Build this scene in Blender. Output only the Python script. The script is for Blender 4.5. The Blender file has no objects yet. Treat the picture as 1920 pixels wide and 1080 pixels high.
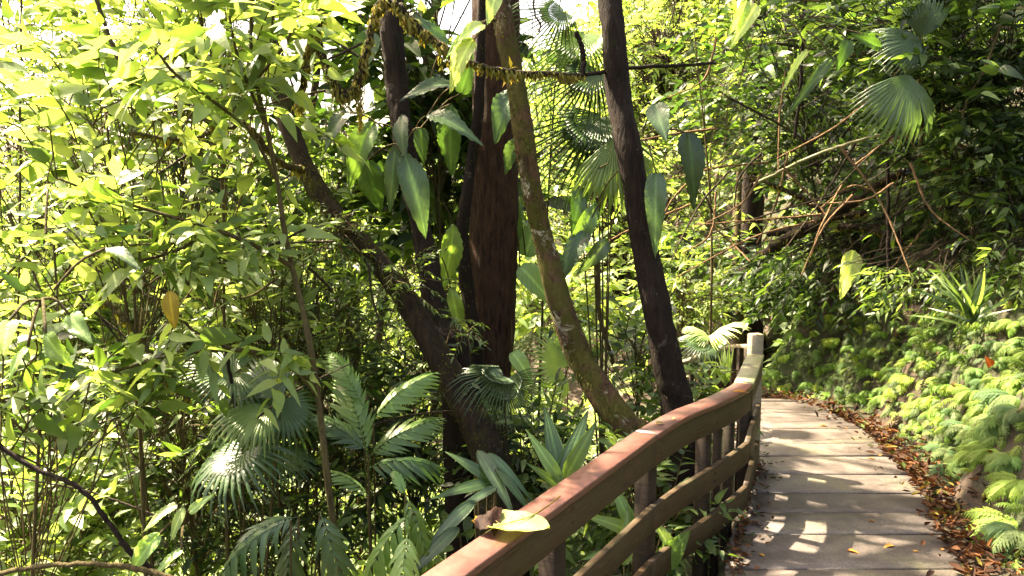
import bpy, math, random
import numpy as np
from mathutils import Vector
random.seed(7)
rng = np.random.default_rng(11)
sc = bpy.context.scene
C = sc.collection

# ---------------------------------------------------------------- camera
CAMZ = 2.1
F = 1500.0
PITCH = math.radians(6.47)
cam_d = bpy.data.cameras.new('camera'); cam = bpy.data.objects.new('camera', cam_d); C.objects.link(cam)
cam.location = (0, 0, CAMZ); cam.rotation_euler = (math.pi/2 - PITCH, 0, 0)
cam_d.sensor_width = 36; cam_d.lens = 36*F/1920; cam_d.clip_start = 0.05; cam_d.clip_end = 500
cam_d.dof.use_dof = True; cam_d.dof.focus_distance = 4.6; cam_d.dof.aperture_fstop = 9
sc.camera = cam
# ---------------------------------------------------------------- light
SUN = Vector((-0.62, 0.40, 1.0)).normalized()
w = bpy.data.worlds.new('World'); sc.world = w; w.use_nodes = True
nt = w.node_tree; bg = nt.nodes['Background']
sky = nt.nodes.new('ShaderNodeTexSky'); sky.sky_type = 'NISHITA'; sky.sun_disc = False
sky.sun_elevation = math.asin(SUN.z); sky.sun_rotation = math.atan2(SUN.x, SUN.y)
sky.dust_density = 6.0; sky.ozone_density = 0.3; sky.air_density = 1.0
nt.links.new(sky.outputs[0], bg.inputs[0]); bg.inputs[1].default_value = 0.10
sd = bpy.data.lights.new('sun', 'SUN'); so = bpy.data.objects.new('sun', sd); C.objects.link(so)
sd.energy = 5.0; sd.angle = math.radians(0.9); sd.color = (1.0, 0.94, 0.80)
so.rotation_euler = SUN.to_track_quat('Z', 'Y').to_euler(); so.location = (-10, 20, 30)
vs = sc.view_settings; vs.view_transform = 'Standard'; vs.look = 'None'; vs.gamma = 1.0; vs.use_curve_mapping = False
vs.exposure = 3.3
vs.use_white_balance = True; vs.white_balance_temperature = 8000; vs.white_balance_tint = 12
sc.cycles.max_bounces = 10; sc.cycles.diffuse_bounces = 7; sc.cycles.glossy_bounces = 2
sc.cycles.transmission_bounces = 8; sc.cycles.transparent_max_bounces = 4
sc.cycles.use_denoising = True; sc.cycles.denoising_prefilter = 'ACCURATE'; sc.cycles.sample_clamp_indirect = 6

HAZE = 0
# ---------------------------------------------------------------- helpers: projection
cp, sp = math.cos(PITCH), math.sin(PITCH)
def ray(px, py):
    u = (px-960)/F; v = (540-py)/F
    return np.array([u, cp+v*sp, -sp+v*cp])
def P(px, py, D):
    d = ray(px, py); return np.array([0, 0, CAMZ]) + d*(D/d[1])
def G(px, py, z=0.0):
    d = ray(px, py); return np.array([0, 0, CAMZ]) + d*((z-CAMZ)/d[2])
def M(px, D): return px*D/F       # pixels to metres at distance D

# ---------------------------------------------------------------- ground shape
EL = np.array([[1.0, -3], [1.0, 0], [1.08, 3.5], [1.20, 4.25], [1.53, 5.17], [1.93, 6.15], [1.95, 7.0], [1.85, 8.0], [1.7, 9], [1.9, 10.5], [2.2, 12], [1.8, 14], [.5, 17], [.5, 60]])
ER = np.array([[2.0, -3], [2.1, 0], [2.35, 3.6], [2.53, 4.25], [2.94, 5.55], [3.1, 6.27], [3.2, 7.18], [3.15, 7.7], [2.88, 8.3], [2.52, 8.9], [2.8, 9.8], [3.7, 11.5], [4.2, 13], [3.6, 15], [2, 17.5], [2, 60]])
def xl(Y): return np.interp(Y, EL[:, 1], EL[:, 0])
def xr(Y): return np.interp(Y, ER[:, 1], ER[:, 0])
def zp(Y): return np.interp(Y, [8.2, 9.2, 13, 16], [0, -.25, -1.75, -2.2])
def sm(x, a, b):
    t = np.clip((x-a)/(b-a), 0, 1); return t*t*(3-2*t)
def H(X, Y):
    X = np.asarray(X, float); Y = np.asarray(Y, float)
    l, r, z0 = xl(Y), xr(Y), zp(Y)
    dl = np.clip(l-.02-X, 0, None); dr = np.clip(X-r, 0, None)
    z = z0-.03 - .22*sm(dl, 0, .12) - .62*np.minimum(dl, 4.5) - .12*np.clip(dl-4.5, 0, None)
    bump = .07*np.sin(3.1*Y+1.3*X)+.05*np.sin(7.3*Y-2*X)
    z = z + 1.75*np.clip(dr-.30+bump, 0, 1.1) + .95*np.clip(dr-1.4, 0, 3.5) + .55*np.clip(dr-4.9, 0, 12) + .05*sm(dr, .02, .3)
    hill = .22*np.clip(Y-17+.25*X, 0, 60) + .25*np.clip(X-3, 0, 12)*sm(Y, 13, 17)
    return z + hill
    
# ---------------------------------------------------------------- helpers: objects
def tag(o, label=None, cat=None, group=None, kind=None):
    if label: o['label'] = label
    if cat: o['category'] = cat
    if group: o['group'] = group
    if kind: o['kind'] = kind
    return o
def empty(name, loc, label=None, cat=None, group=None):
    o = bpy.data.objects.new(name, None); C.objects.link(o); o.location = Vector([float(a) for a in loc]); o.empty_display_size = .1
    return tag(o, label, cat, group)
def copy_tree(o, loc=None, rz=None, s=None):
    c = o.copy(); C.objects.link(c)
    for ch in o.children:
        d = ch.copy(); C.objects.link(d); d.parent = c
        for g in ch.children:
            e = g.copy(); C.objects.link(e); e.parent = d
    if loc is not None: c.location = Vector([float(a) for a in loc])
    if rz is not None: c.rotation_euler.z = rz
    if s is not None: c.scale = (s, s, s)
    return c
class MB:
    def __init__(s): s.v = []; s.f3 = []; s.f4 = []; s.c = []; s.n = 0
    def add(s, V, Q=None, T=None, col=(1, 1, 1)):
        V = np.asarray(V, float).reshape(-1, 3); k = len(V)
        s.v.append(V)
        if Q is not None and len(Q): s.f4.append(np.asarray(Q, int).reshape(-1, 4)+s.n)
        if T is not None and len(T): s.f3.append(np.asarray(T, int).reshape(-1, 3)+s.n)
        col = np.asarray(col, float)
        s.c.append(np.broadcast_to(col, (k, 3)) if col.ndim == 1 else col)
        s.n += k
    def build(s, name, mat, parent=None, origin=(0, 0, 0), smooth=True):
        me = bpy.data.meshes.new(name)
        V = np.concatenate(s.v)-np.asarray(origin, float); Cc = np.concatenate(s.c)
        q = np.concatenate(s.f4) if s.f4 else np.zeros((0, 4), int); t = np.concatenate(s.f3) if s.f3 else np.zeros((0, 3), int)
        me.vertices.add(len(V)); me.vertices.foreach_set('co', V.astype(np.float32).ravel())
        nl = q.size+t.size; me.loops.add(nl)
        me.loops.foreach_set('vertex_index', np.concatenate([q.ravel(), t.ravel()]).astype(np.int32))
        me.polygons.add(len(q)+len(t))
        me.polygons.foreach_set('loop_start', np.concatenate([np.arange(len(q))*4, q.size+np.arange(len(t))*3]).astype(np.int32))
        me.update(calc_edges=True)
        a = me.attributes.new('col', 'FLOAT_COLOR', 'POINT')
        a.data.foreach_set('color', np.concatenate([Cc, np.ones((len(Cc), 1))], 1).astype(np.float32).ravel())
        if smooth: me.polygons.foreach_set('use_smooth', np.ones(len(me.polygons), bool))
        me.materials.append(mat)
        o = bpy.data.objects.new(name, me); C.objects.link(o)
        if parent is None: o.location = Vector([float(a) for a in origin])
        else: o.parent = parent
        return o
def norm(a): return a/np.maximum(np.linalg.norm(a, axis=-1, keepdims=True), 1e-9)
def place(mb, tpl, base, d, up, L, W=1.0, col=(1, 1, 1), Zs=None):
    """copies of a unit shape (y = along, z = face up) set at base, pointing along d"""
    V, Q, T = tpl[:3]; vm = tpl[3] if len(tpl) > 3 else None
    base = np.atleast_2d(base); N = len(base)
    d = norm(np.broadcast_to(np.atleast_2d(d), (N, 3)).astype(float)); up = np.broadcast_to(np.atleast_2d(up), (N, 3)).astype(float)
    x = np.cross(d, up); bad = np.linalg.norm(x, axis=1) < 1e-3
    x[bad] = [1, 0, 0]; x = norm(x); z = np.cross(x, d)
    L = np.broadcast_to(np.asarray(L, float), (N,)); W = np.broadcast_to(np.asarray(W, float), (N,))
    out = base[:, None, :] + L[:, None, None]*(V[None, :, 0:1]*W[:, None, None]*x[:, None, :] + V[None, :, 1:2]*d[:, None, :] + V[None, :, 2:3]*z[:, None, :])
    k = len(V); off = (np.arange(N)*k)
    Qa = (Q[None]+off[:, None, None]).reshape(-1, 4) if len(Q) else None
    Ta = (T[None]+off[:, None, None]).reshape(-1, 3) if len(T) else None
    col = np.asarray(col, float)
    if col.ndim == 1: col = np.broadcast_to(col, (N, 3))
    cc = np.repeat(col, k, axis=0)
    if vm is not None: cc = cc*np.tile(vm, N)[:, None]
    mb.add(out.reshape(-1, 3), Qa, Ta, cc)
def spline(pts, n):
    pts = np.asarray(pts, float)
    if len(pts) < 3:
        t = np.linspace(0, 1, n)[:, None]; return pts[0]*(1-t)+pts[-1]*t
    p = np.vstack([2*pts[0]-pts[1], pts, 2*pts[-1]-pts[-2]])
    s = np.linspace(0, len(pts)-1-1e-6, n); i = s.astype(int); t = (s-i)[:, None]
    a, b, c, d = p[i], p[i+1], p[i+2], p[i+3]
    return .5*((2*b)+(c-a)*t+(2*a-5*b+4*c-d)*t*t+(3*b-a-3*c+d)*t**3)
def tube(mb, pts, rad, seg=6, col=(1, 1, 1), rough=0.0, cap=True):
    pts = np.asarray(pts, float); n = len(pts); rad = np.broadcast_to(np.asarray(rad, float), (n,))
    T = norm(np.gradient(pts, axis=0))
    ref = np.array([0, 0, 1.0]) if abs(T[0, 2]) < .8 else np.array([1.0, 0, 0])
    A = norm(np.cross(T, ref)); B = np.cross(T, A)
    th = np.linspace(0, 2*np.pi, seg, endpoint=False)
    R = rad[:, None]*np.ones((1, seg))
    if rough:
        ph = rng.uniform(0, 6.3, 4); s = np.arange(n)[:, None]
        R = R*(1+rough*(.5*np.sin(3*th[None]+ph[0]+.15*s)+.35*np.sin(5*th[None]+ph[1]-.1*s)+.3*np.sin(.55*s+ph[2]+2*th[None])+.5*rng.uniform(-1, 1, (n, seg))))
    V = pts[:, None]+R[..., None]*(np.cos(th)[None, :, None]*A[:, None]+np.sin(th)[None, :, None]*B[:, None])
    i = np.arange(n-1)[:, None]*seg; j = np.arange(seg)[None]; j2 = (j+1) % seg
    Q = np.stack([i+j, i+j2, i+seg+j2, i+seg+j], -1).reshape(-1, 4)
    V = V.reshape(-1, 3); Tt = []
    if cap:
        V = np.vstack([V, pts[-1:]+T[-1]*rad[-1]*.3]); k = len(V)-1; e = (n-1)*seg
        Tt = [[e+a, e+(a+1) % seg, k] for a in range(seg)]
    mb.add(V, Q, Tt, col)
def box_mesh(mb, c, s, col=(1, 1, 1), rz=0, bev=.004):
    hx, hy, hz = [a/2 for a in s]; b = bev
    ring = [(-hx+b, -hy), (hx-b, -hy), (hx, -hy+b), (hx, hy-b), (hx-b, hy), (-hx+b, hy), (-hx, hy-b), (-hx, -hy+b)]
    V = []
    for z, k in ((-hz, .0), (-hz+b, 1), (hz-b, 1), (hz, 0)):
        for x, y in ring:
            sx = 1 if k else (1-b/hx); sy = 1 if k else (1-b/hy)
            V.append((x*sx, y*sy, z))
    V = np.array(V); Q = []
    for r in range(3):
        for j in range(8): Q.append([r*8+j, r*8+(j+1) % 8, r*8+8+(j+1) % 8, r*8+8+j])
    V = np.vstack([V, [[0, 0, -hz], [0, 0, hz]]]); T = []
    for j in range(8): T += [[32, (j+1) % 8, j], [33, 24+j, 24+(j+1) % 8]]
    cs, sn = math.cos(rz), math.sin(rz)
    V = np.stack([V[:, 0]*cs-V[:, 1]*sn, V[:, 0]*sn+V[:, 1]*cs, V[:, 2]], 1)+np.asarray(c)
    mb.add(V, Q, T, col)
def board(mb, R, L, z0, z1, col=(1, 1, 1), b=.004):
    """plank that follows a line: R / L are its two edges in plan (n,2); z0, z1 scalars or arrays"""
    R = np.asarray(R, float)[:, :2]; L = np.asarray(L, float)[:, :2]; n = len(R)
    z0 = np.broadcast_to(z0, (n,)); z1 = np.broadcast_to(z1, (n,))
    d = norm(L-R)*b; Z = lambda a, z: np.concatenate([a, z[:, None]], 1)
    ring = [Z(R+d, z0), Z(R, z0+b), Z(R, z1-b), Z(R+d, z1), Z(L-d, z1), Z(L, z1-b), Z(L, z0+b), Z(L-d, z0)]
    V = np.stack(ring, 1).reshape(-1, 3); Q = []
    for i in range(n-1):
        for j in range(8): Q.append([i*8+j, i*8+8+j, i*8+8+(j+1) % 8, i*8+(j+1) % 8])
    for i, fl in ((0, 1), (n-1, 0)):
        o = i*8
        for q in ([0, 1, 6, 7], [1, 2, 5, 6], [2, 3, 4, 5]):
            q = [o+a for a in q]; Q.append(q if fl else q[::-1])
    mb.add(V, Q, None, col)

# ---------------------------------------------------------------- leaf shapes (unit length along y)
def leaf_tpl(rows=5, half=1, width=.42, peak=.42, fold=.25, droop=.25, tip=1.6, ribs=0, rib_amp=.02, wave=0, holes=0, lobe=0):
    t = np.linspace(0, 1, rows+1)
    a = math.log(.5)/math.log(peak)
    wv = np.sin(np.pi*np.clip(t, 0, 1)**a)**.8*(1-.25*t**tip)
    wv[0] = .04; wv[-1] = .01
    if lobe: wv = wv*(1-lobe*(np.arange(rows+1) % 2))
    cols = np.linspace(-1, 1, 2*half+1)
    V = []
    for i, ti in enumerate(t):
        for c in cols:
            x = c*wv[i]*width/2
            y = ti + (-.10*abs(c)*wv[i] if rows > 4 else 0)
            z = abs(x)*fold - droop*ti*ti + (rib_amp*math.cos(ribs*np.pi*(ti-.3*abs(c)))*abs(c) if ribs else 0) + (wave*math.sin(9*ti+3*c)*abs(c))
            V.append((x, y, z))
    k = 2*half+1; Q = [[i*k+j, i*k+j+1, (i+1)*k+j+1, (i+1)*k+j] for i in range(rows) for j in range(k-1)]
    if half > 1:
        vm = np.tile(1+.7*(np.abs(cols) < .01), rows+1)*(1+(.12*np.cos(ribs*np.pi*(np.repeat(t, k)-.3*np.abs(np.tile(cols, rows+1)))) if ribs else 0))
        return np.array(V), np.array(Q), np.zeros((0, 3), int), vm
    return np.array(V), np.array(Q), np.zeros((0, 3), int)
def simple_leaf(width=.42, droop=.2, fold=.2):
    V = np.array([[0, 0, 0], [-width/2, .42, width/2*fold-droop*.17], [0, .45, -droop*.2], [width/2, .42, width/2*fold-droop*.17], [0, 1, -droop]])
    return V, np.array([[0, 2, 4, 1]]), np.array([[0, 3, 2], [2, 3, 4]]) if False else np.array([[0, 3, 2], [2, 3, 4]])
def merge(list_):
    V, Q, T = [], [], []; n = 0
    for v, q, t in list_:
        V.append(v)
        if len(q): Q.append(np.asarray(q)+n)
        if len(t): T.append(np.asarray(t)+n)
        n += len(v)
    return np.concatenate(V), (np.concatenate(Q) if Q else np.zeros((0, 4), int)), (np.concatenate(T) if T else np.zeros((0, 3), int))
def mbt(mb): # MB -> template
    return np.concatenate(mb.v), (np.concatenate(mb.f4) if mb.f4 else np.zeros((0, 4), int)), (np.concatenate(mb.f3) if mb.f3 else np.zeros((0, 3), int))
def fan_tpl(n=34, span=285, split=.58, droop=.35, pleat=.035, cup=.15, seed=0):
    r = np.random.default_rng(seed); V, Q = [], []
    rad = [.03, .2, .4, split, .75, .9, 1.0]
    sp_ = math.radians(span); da = sp_/n
    for i in range(n):
        a0 = -sp_/2+i*da+da/2; L = (1-.28*abs(a0/(sp_/2))**2)*r.uniform(.93, 1.04); dr = r.uniform(.7, 1.4)
        for rr in rad:
            hw = da/2 if rr <= split else da/2*(split/rr)*max(0.03, (1-(rr-split)/(1-split)))**.75
            for s in (-1, 0, 1):
                a = a0+s*hw; R = rr*L
                z = (pleat*rr if s == 0 and rr <= .95 else 0) - droop*dr*max(0, rr-.45)**2*1.6 + cup*rr*(1-rr)
                V.append((math.sin(a)*R, math.cos(a)*R, z))
        b = i*len(rad)*3
        for k in range(len(rad)-1):
            for s in (0, 1): Q.append([b+k*3+s, b+k*3+s+1, b+k*3+4+s, b+k*3+3+s])
    return np.array(V), np.array(Q), np.zeros((0, 3), int)
def pinnate_tpl(pairs=14, leaf=None, ll=.34, lw=1.0, droop=.45, ang=55, start=.12, hang=.25, rachis=.008, taper=1.0, seed=0, mid=.35):
    r = np.random.default_rng(seed); mb = MB()
    t = np.linspace(0, 1, 14); pts = np.stack([0*t, t*(1-.12*t*t), -droop*t*t+.05*np.sin(3*t)], 1)
    tube(mb, pts, rachis*(1.05-t*.85), 4, cap=False)
    leaf = leaf or leaf_tpl(4, 1, .22, .4, .2, .25)
    ts = np.linspace(start, .985, pairs)
    for s in (-1, 1):
        q = np.stack([np.interp(ts, t, pts[:, k]) for k in range(3)], 1)
        tan = norm(np.stack([np.interp(ts, t, np.gradient(pts[:, k])) for k in range(3)], 1))
        an = np.radians(ang*(1-.55*ts**2)+r.uniform(-6, 6, pairs))
        side = np.array([s, 0, 0.])[None]
        d = np.cos(an)[:, None]*tan+np.sin(an)[:, None]*side+np.array([0, 0, -hang])[None]*r.uniform(.6, 1.4, (pairs, 1))
        pr = np.sin(np.pi*np.clip((ts-start)/(1-start)*(1-mid*.3)+mid*.35, 0, 1))**.6
        L = ll*np.maximum(pr, .22)*r.uniform(.9, 1.08, pairs)
        up = norm(np.stack([-.25*s*np.ones(pairs), 0*ts, np.ones(pairs)], 1))
        place(mb, leaf, q, d, up, L, lw)
    return mbt(mb)
L_OV = [leaf_tpl(5, 1, .46, .40, .3, d) for d in (.1, .3, .5)]
L_LAN = [leaf_tpl(5, 1, .30, .45, .3, d) for d in (.1, .3, .55)]
L_FAR = [simple_leaf(.5, d) for d in (.1, .3)]
L_BIG = [leaf_tpl(32, 5, .40, .40, .40, d, ribs=16, rib_amp=.02, wave=.022) for d in (.15, .4)]
L_VAR = [leaf_tpl(32, 5, .34, .5, .35, .3, ribs=18, rib_amp=.022, wave=.03), leaf_tpl(32, 5, .44, .46, .55, .5, ribs=14, rib_amp=.02, wave=.045), leaf_tpl(32, 5, .38, .36, .2, .15, ribs=18, rib_amp=.02, wave=.03)]
L_STRAP = leaf_tpl(8, 2, .17, .4, .5, .35, ribs=0)
L_PLEAT = leaf_tpl(10, 4, .30, .45, .2, .3, ribs=0)
_v = L_PLEAT[0]; _v[:, 2] += .012*np.tile([1, -1, 1, -1, 1, -1, 1, -1, 1], 11)
FAN = [fan_tpl(34, 285, .58, .35, seed=1), fan_tpl(28, 250, .5, .7, seed=2), fan_tpl(40, 300, .62, .2, seed=3)]
FAN_CL = fan_tpl(22, 110, .72, .5, pleat=.03, seed=6); FAN_LONG = fan_tpl(26, 165, .26, .75, pleat=.02, seed=7)
FAN_HANG = fan_tpl(44, 200, .35, .8, pleat=.02, seed=4)
PIN = [pinnate_tpl(16, leaf_tpl(5, 1, .16, .45, .3, .3), .42, 1, .5, 50, seed=1), pinnate_tpl(12, leaf_tpl(5, 1, .24, .4, .3, .35), .42, 1, .45, 55, seed=2)]
_pin = pinnate_tpl(6, simple_leaf(.36, .1), .24, 1, .12, 55, start=.08, hang=.0, rachis=.01, seed=3)
_lobe = leaf_tpl(8, 1, .36, .3, .25, .3, lobe=.45)
FERN = [pinnate_tpl(11, _lobe, .36, 1.0, .28+.14*k, 60, start=.14, hang=.12+.1*k, rachis=.006, seed=5+k, mid=.8) for k in range(3)]
_pin2 = pinnate_tpl(4, simple_leaf(.5, .1), .3, 1, .1, 55, start=.05, hang=.0, rachis=.01, seed=3)
_lobe2 = leaf_tpl(5, 1, .40, .3, .25, .3, lobe=.4)
FERN_S = [pinnate_tpl(8, _lobe2, .36, 1.0, .28+.15*k, 57, start=.12, hang=.15, rachis=.007, seed=9+k, mid=.8) for k in range(2)]
SWORD = pinnate_tpl(26, leaf_tpl(3, 1, .3, .35, .1, .1), .17, 1, .5, 80, start=.06, hang=.1, seed=12, mid=.6)

# ---------------------------------------------------------------- materials
def mat(name, fn):
    m = bpy.data.materials.new(name); m.use_nodes = True; n = m.node_tree.nodes; l = m.node_tree.links
    fn(m, n, l, n['Principled BSDF']); return m
def N_(n, t, **k):
    x = n.new(t)
    for a, b in k.items(): setattr(x, a, b)
    return x
def noise(n, l, scale, detail=4, rough=.6, vec=None, dist=0):
    x = n.new('ShaderNodeTexNoise'); x.inputs['Scale'].default_value = scale; x.inputs['Detail'].default_value = detail
    x.inputs['Roughness'].default_value = rough; x.inputs['Distortion'].default_value = dist
    if vec is not None: l.new(vec, x.inputs['Vector'])
    return x
def ramp(n, l, fac, stops):
    r = n.new('ShaderNodeValToRGB'); e = r.color_ramp.elements
    while len(e) < len(stops): e.new(.5)
    for a, (p_, c_) in zip(e, stops): a.position = p_; a.color = (*c_, 1)
    l.new(fac, r.inputs[0]); return r
def leaf_mat(name, gloss=.38, trans=.5, spec=.5, tmul=(1.75, 1.75, .75), vein=0.0):
    def fn(m, n, l, b):
        at = N_(n, 'ShaderNodeAttribute', attribute_name='col')
        tc = n.new('ShaderNodeTexCoord'); nz = noise(n, l, 9, 3, .6, tc.outputs['Object'])
        mr = n.new('ShaderNodeMapRange'); mr.inputs[3].default_value = .72; mr.inputs[4].default_value = 1.28; l.new(nz.outputs[0], mr.inputs[0])
        mx = N_(n, 'ShaderNodeVectorMath', operation='SCALE'); l.new(at.outputs['Color'], mx.inputs[0]); l.new(mr.outputs[0], mx.inputs['Scale'])
        l.new(mx.outputs[0], b.inputs['Base Color']); b.inputs['Roughness'].default_value = gloss
        b.inputs['Specular IOR Level'].default_value = spec
        tm = N_(n, 'ShaderNodeVectorMath', operation='MULTIPLY'); l.new(mx.outputs[0], tm.inputs[0]); tm.inputs[1].default_value = tmul
        tr = n.new('ShaderNodeBsdfTranslucent'); l.new(tm.outputs[0], tr.inputs[0])
        ms = n.new('ShaderNodeMixShader'); ms.inputs[0].default_value = trans
        l.new(b.outputs[0], ms.inputs[1]); l.new(tr.outputs[0], ms.inputs[2]); l.new(ms.outputs[0], n['Material Output'].inputs[0])
        bp = n.new('ShaderNodeBump'); bp.inputs['Strength'].default_value = .25; bp.inputs['Distance'].default_value = .01
        nz2 = noise(n, l, 55, 2, .5, tc.outputs['Object']); l.new(nz2.outputs[0], bp.inputs['Height']); l.new(bp.outputs[0], b.inputs['Normal'])
    return mat(name, fn)
def bark_mat(name, c1, c2, moss=None, moss_amt=.5, scale=14, lichen=0, stretch=6):
    def fn(m, n, l, b):
        tc = n.new('ShaderNodeTexCoord'); mp = n.new('ShaderNodeMapping'); mp.inputs['Scale'].default_value = (stretch, stretch, 1); l.new(tc.outputs['Object'], mp.inputs[0])
        nz = noise(n, l, scale/stretch*2, 6, .65, mp.outputs[0], .4)
        r = ramp(n, l, nz.outputs[0], [(.3, c1), (.7, c2)]); colr = r.outputs[0]
        if moss:
            n2 = noise(n, l, 5, 5, .7, tc.outputs['Object']); r2 = ramp(n, l, n2.outputs[0], [(1-moss_amt-.06, (0, 0, 0)), (1-moss_amt+.06, (1, 1, 1))])
            mx = N_(n, 'ShaderNodeMix', data_type='RGBA'); l.new(r2.outputs[0], mx.inputs[0]); l.new(colr, mx.inputs[6]); mx.inputs[7].default_value = (*moss, 1); colr = mx.outputs[2]
        if lichen:
            n3 = noise(n, l, 4.5, 9, .8, tc.outputs['Object'], .8); r3 = ramp(n, l, n3.outputs[0], [(.585, (0, 0, 0)), (.65, (1, 1, 1))])
            mx = N_(n, 'ShaderNodeMix', data_type='RGBA'); l.new(r3.outputs[0], mx.inputs[0]); l.new(colr, mx.inputs[6]); mx.inputs[7].default_value = (.30*lichen, .27*lichen, .2*lichen, 1); colr = mx.outputs[2]
        l.new(colr, b.inputs['Base Color']); b.inputs['Roughness'].default_value = .9; b.inputs['Specular IOR Level'].default_value = .15
        bp = n.new('ShaderNodeBump'); bp.inputs['Strength'].default_value = .9; bp.inputs['Distance'].default_value = .03
        l.new(nz.outputs[0], bp.inputs['Height']); l.new(bp.outputs[0], b.inputs['Normal'])
    return mat(name, fn)
def wood_mat(name, c1, c2, green=None, gamt=.4, rough=.55, spec=.5):
    def fn(m, n, l, b):
        tc = n.new('ShaderNodeTexCoord'); mp = n.new('ShaderNodeMapping'); mp.inputs['Scale'].default_value = (1.2, 1.2, 14)
        mp.inputs['Rotation'].default_value = (0, 0, math.radians(30)); l.new(tc.outputs['Object'], mp.inputs[0])
        n1 = noise(n, l, 9, 6, .65, mp.outputs[0], .6); n2 = noise(n, l, 5.5, 5, .7, tc.outputs['Object']); n4 = noise(n, l, 160, 3, .7, tc.outputs['Object'])
        r = ramp(n, l, n1.outputs[0], [(.3, c1), (.72, c2)]); colr = r.outputs[0]
        if green:
            r2 = ramp(n, l, n2.outputs[0], [(1-gamt-.15, (0, 0, 0)), (1-gamt+.12, (1, 1, 1))])
            mx = N_(n, 'ShaderNodeMix', data_type='RGBA'); l.new(r2.outputs[0], mx.inputs[0]); l.new(colr, mx.inputs[6]); mx.inputs[7].default_value = (*green, 1); colr = mx.outputs[2]
        r4 = ramp(n, l, n4.outputs[0], [(.3, (.75, .75, .75)), (.65, (1.1, 1.1, 1.1))])
        mm = N_(n, 'ShaderNodeVectorMath', operation='MULTIPLY'); l.new(colr, mm.inputs[0]); l.new(r4.outputs[0], mm.inputs[1])
        l.new(mm.outputs[0], b.inputs['Base Color']); b.inputs['Specular IOR Level'].default_value = spec
        mq = n.new('ShaderNodeMapping'); mq.inputs['Scale'].default_value = (.9, .9, 55); mq.inputs['Rotation'].default_value = (0, 0, .5); l.new(tc.outputs['Object'], mq.inputs[0])
        n5 = noise(n, l, 5, 3, .55, mq.outputs[0], .3); r5 = ramp(n, l, n5.outputs[0], [(.33, (.25, .22, .2)), (.42, (1, 1, 1))])
        m5 = N_(n, 'ShaderNodeVectorMath', operation='MULTIPLY'); l.new(mm.outputs[0], m5.inputs[0]); l.new(r5.outputs[0], m5.inputs[1]); l.new(m5.outputs[0], b.inputs['Base Color'])
        rr = n.new('ShaderNodeMapRange'); rr.inputs[3].default_value = rough-.12; rr.inputs[4].default_value = rough+.2; l.new(n2.outputs[0], rr.inputs[0]); l.new(rr.outputs[0], b.inputs['Roughness'])
        bp = n.new('ShaderNodeBump'); bp.inputs['Strength'].default_value = .35; bp.inputs['Distance'].default_value = .006
        l.new(n1.outputs[0], bp.inputs['Height']); l.new(bp.outputs[0], b.inputs['Normal'])
    return mat(name, fn)
def concrete_fn(m, n, l, b):
    at = N_(n, 'ShaderNodeAttribute', attribute_name='col')
    tc = n.new('ShaderNodeTexCoord'); n1 = noise(n, l, 2.2, 6, .7, tc.outputs['Object']); n2 = noise(n, l, 75, 4, .85, tc.outputs['Object']); n3 = noise(n, l, 1.1, 5, .65, tc.outputs['Object'])
    r = ramp(n, l, n1.outputs[0], [(.32, (.028, .021, .017)), (.5, (.076, .062, .055)), (.7, (.15, .13, .12))])
    r3 = ramp(n, l, n3.outputs[0], [(.54, (0, 0, 0)), (.68, (.75, .75, .75))])
    mx = N_(n, 'ShaderNodeMix', data_type='RGBA'); l.new(r3.outputs[0], mx.inputs[0]); l.new(r.outputs[0], mx.inputs[6]); mx.inputs[7].default_value = (.075, .075, .03, 1)
    r2 = ramp(n, l, n2.outputs[0], [(.34, (.42, .40, .38)), (.5, (1, 1, 1)), (.68, (1.5, 1.5, 1.5))])
    mm = N_(n, 'ShaderNodeVectorMath', operation='MULTIPLY'); l.new(mx.outputs[2], mm.inputs[0]); l.new(r2.outputs[0], mm.inputs[1])
    m2 = N_(n, 'ShaderNodeVectorMath', operation='MULTIPLY'); l.new(mm.outputs[0], m2.inputs[0]); l.new(at.outputs['Color'], m2.inputs[1])
    l.new(m2.outputs[0], b.inputs['Base Color']); b.inputs['Roughness'].default_value = .62
    bp = n.new('ShaderNodeBump'); bp.inputs['Strength'].default_value = .55; bp.inputs['Distance'].default_value = .004
    l.new(n2.outputs[0], bp.inputs['Height']); l.new(bp.outputs[0], b.inputs['Normal'])
def soil_fn(m, n, l, b):
    tc = n.new('ShaderNodeTexCoord'); n1 = noise(n, l, 6, 8, .75, tc.outputs['Object']); n2 = noise(n, l, 1.2, 4, .6, tc.outputs['Object'])
    r = ramp(n, l, n1.outputs[0], [(.3, (.012, .008, .005)), (.55, (.042, .026, .015)), (.75, (.085, .052, .028))])
    r2 = ramp(n, l, n2.outputs[0], [(.45, (0, 0, 0)), (.62, (1, 1, 1))])
    mx = N_(n, 'ShaderNodeMix', data_type='RGBA'); l.new(r2.outputs[0], mx.inputs[0]); l.new(r.outputs[0], mx.inputs[6]); mx.inputs[7].default_value = (.035, .055, .015, 1)
    l.new(mx.outputs[2], b.inputs['Base Color']); b.inputs['Roughness'].default_value = .95
    bp = n.new('ShaderNodeBump'); bp.inputs['Strength'].default_value = 1; bp.inputs['Distance'].default_value = .06
    l.new(n1.outputs[0], bp.inputs['Height']); l.new(bp.outputs[0], b.inputs['Normal'])
M_LEAF = leaf_mat('leaf_soft', .45, .55)
M_GLOSS = leaf_mat('leaf_glossy', .36, .34, .5)
M_FERN = leaf_mat('fern_leaf', .6, .45, .25, (1.8, 1.8, .45))
M_DEAD = leaf_mat('dead_leaf', .7, .15, .12, (1.3, .9, .6))
M_MOSS = leaf_mat('moss', .9, .3, .1)
M_PALE = leaf_mat('pale_leaf', .55, .3, .2, (1.2, 1.2, .5))
M_TWIG = bark_mat('twig_bark', (.035, .028, .012), (.10, .078, .032), None, scale=30)
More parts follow.
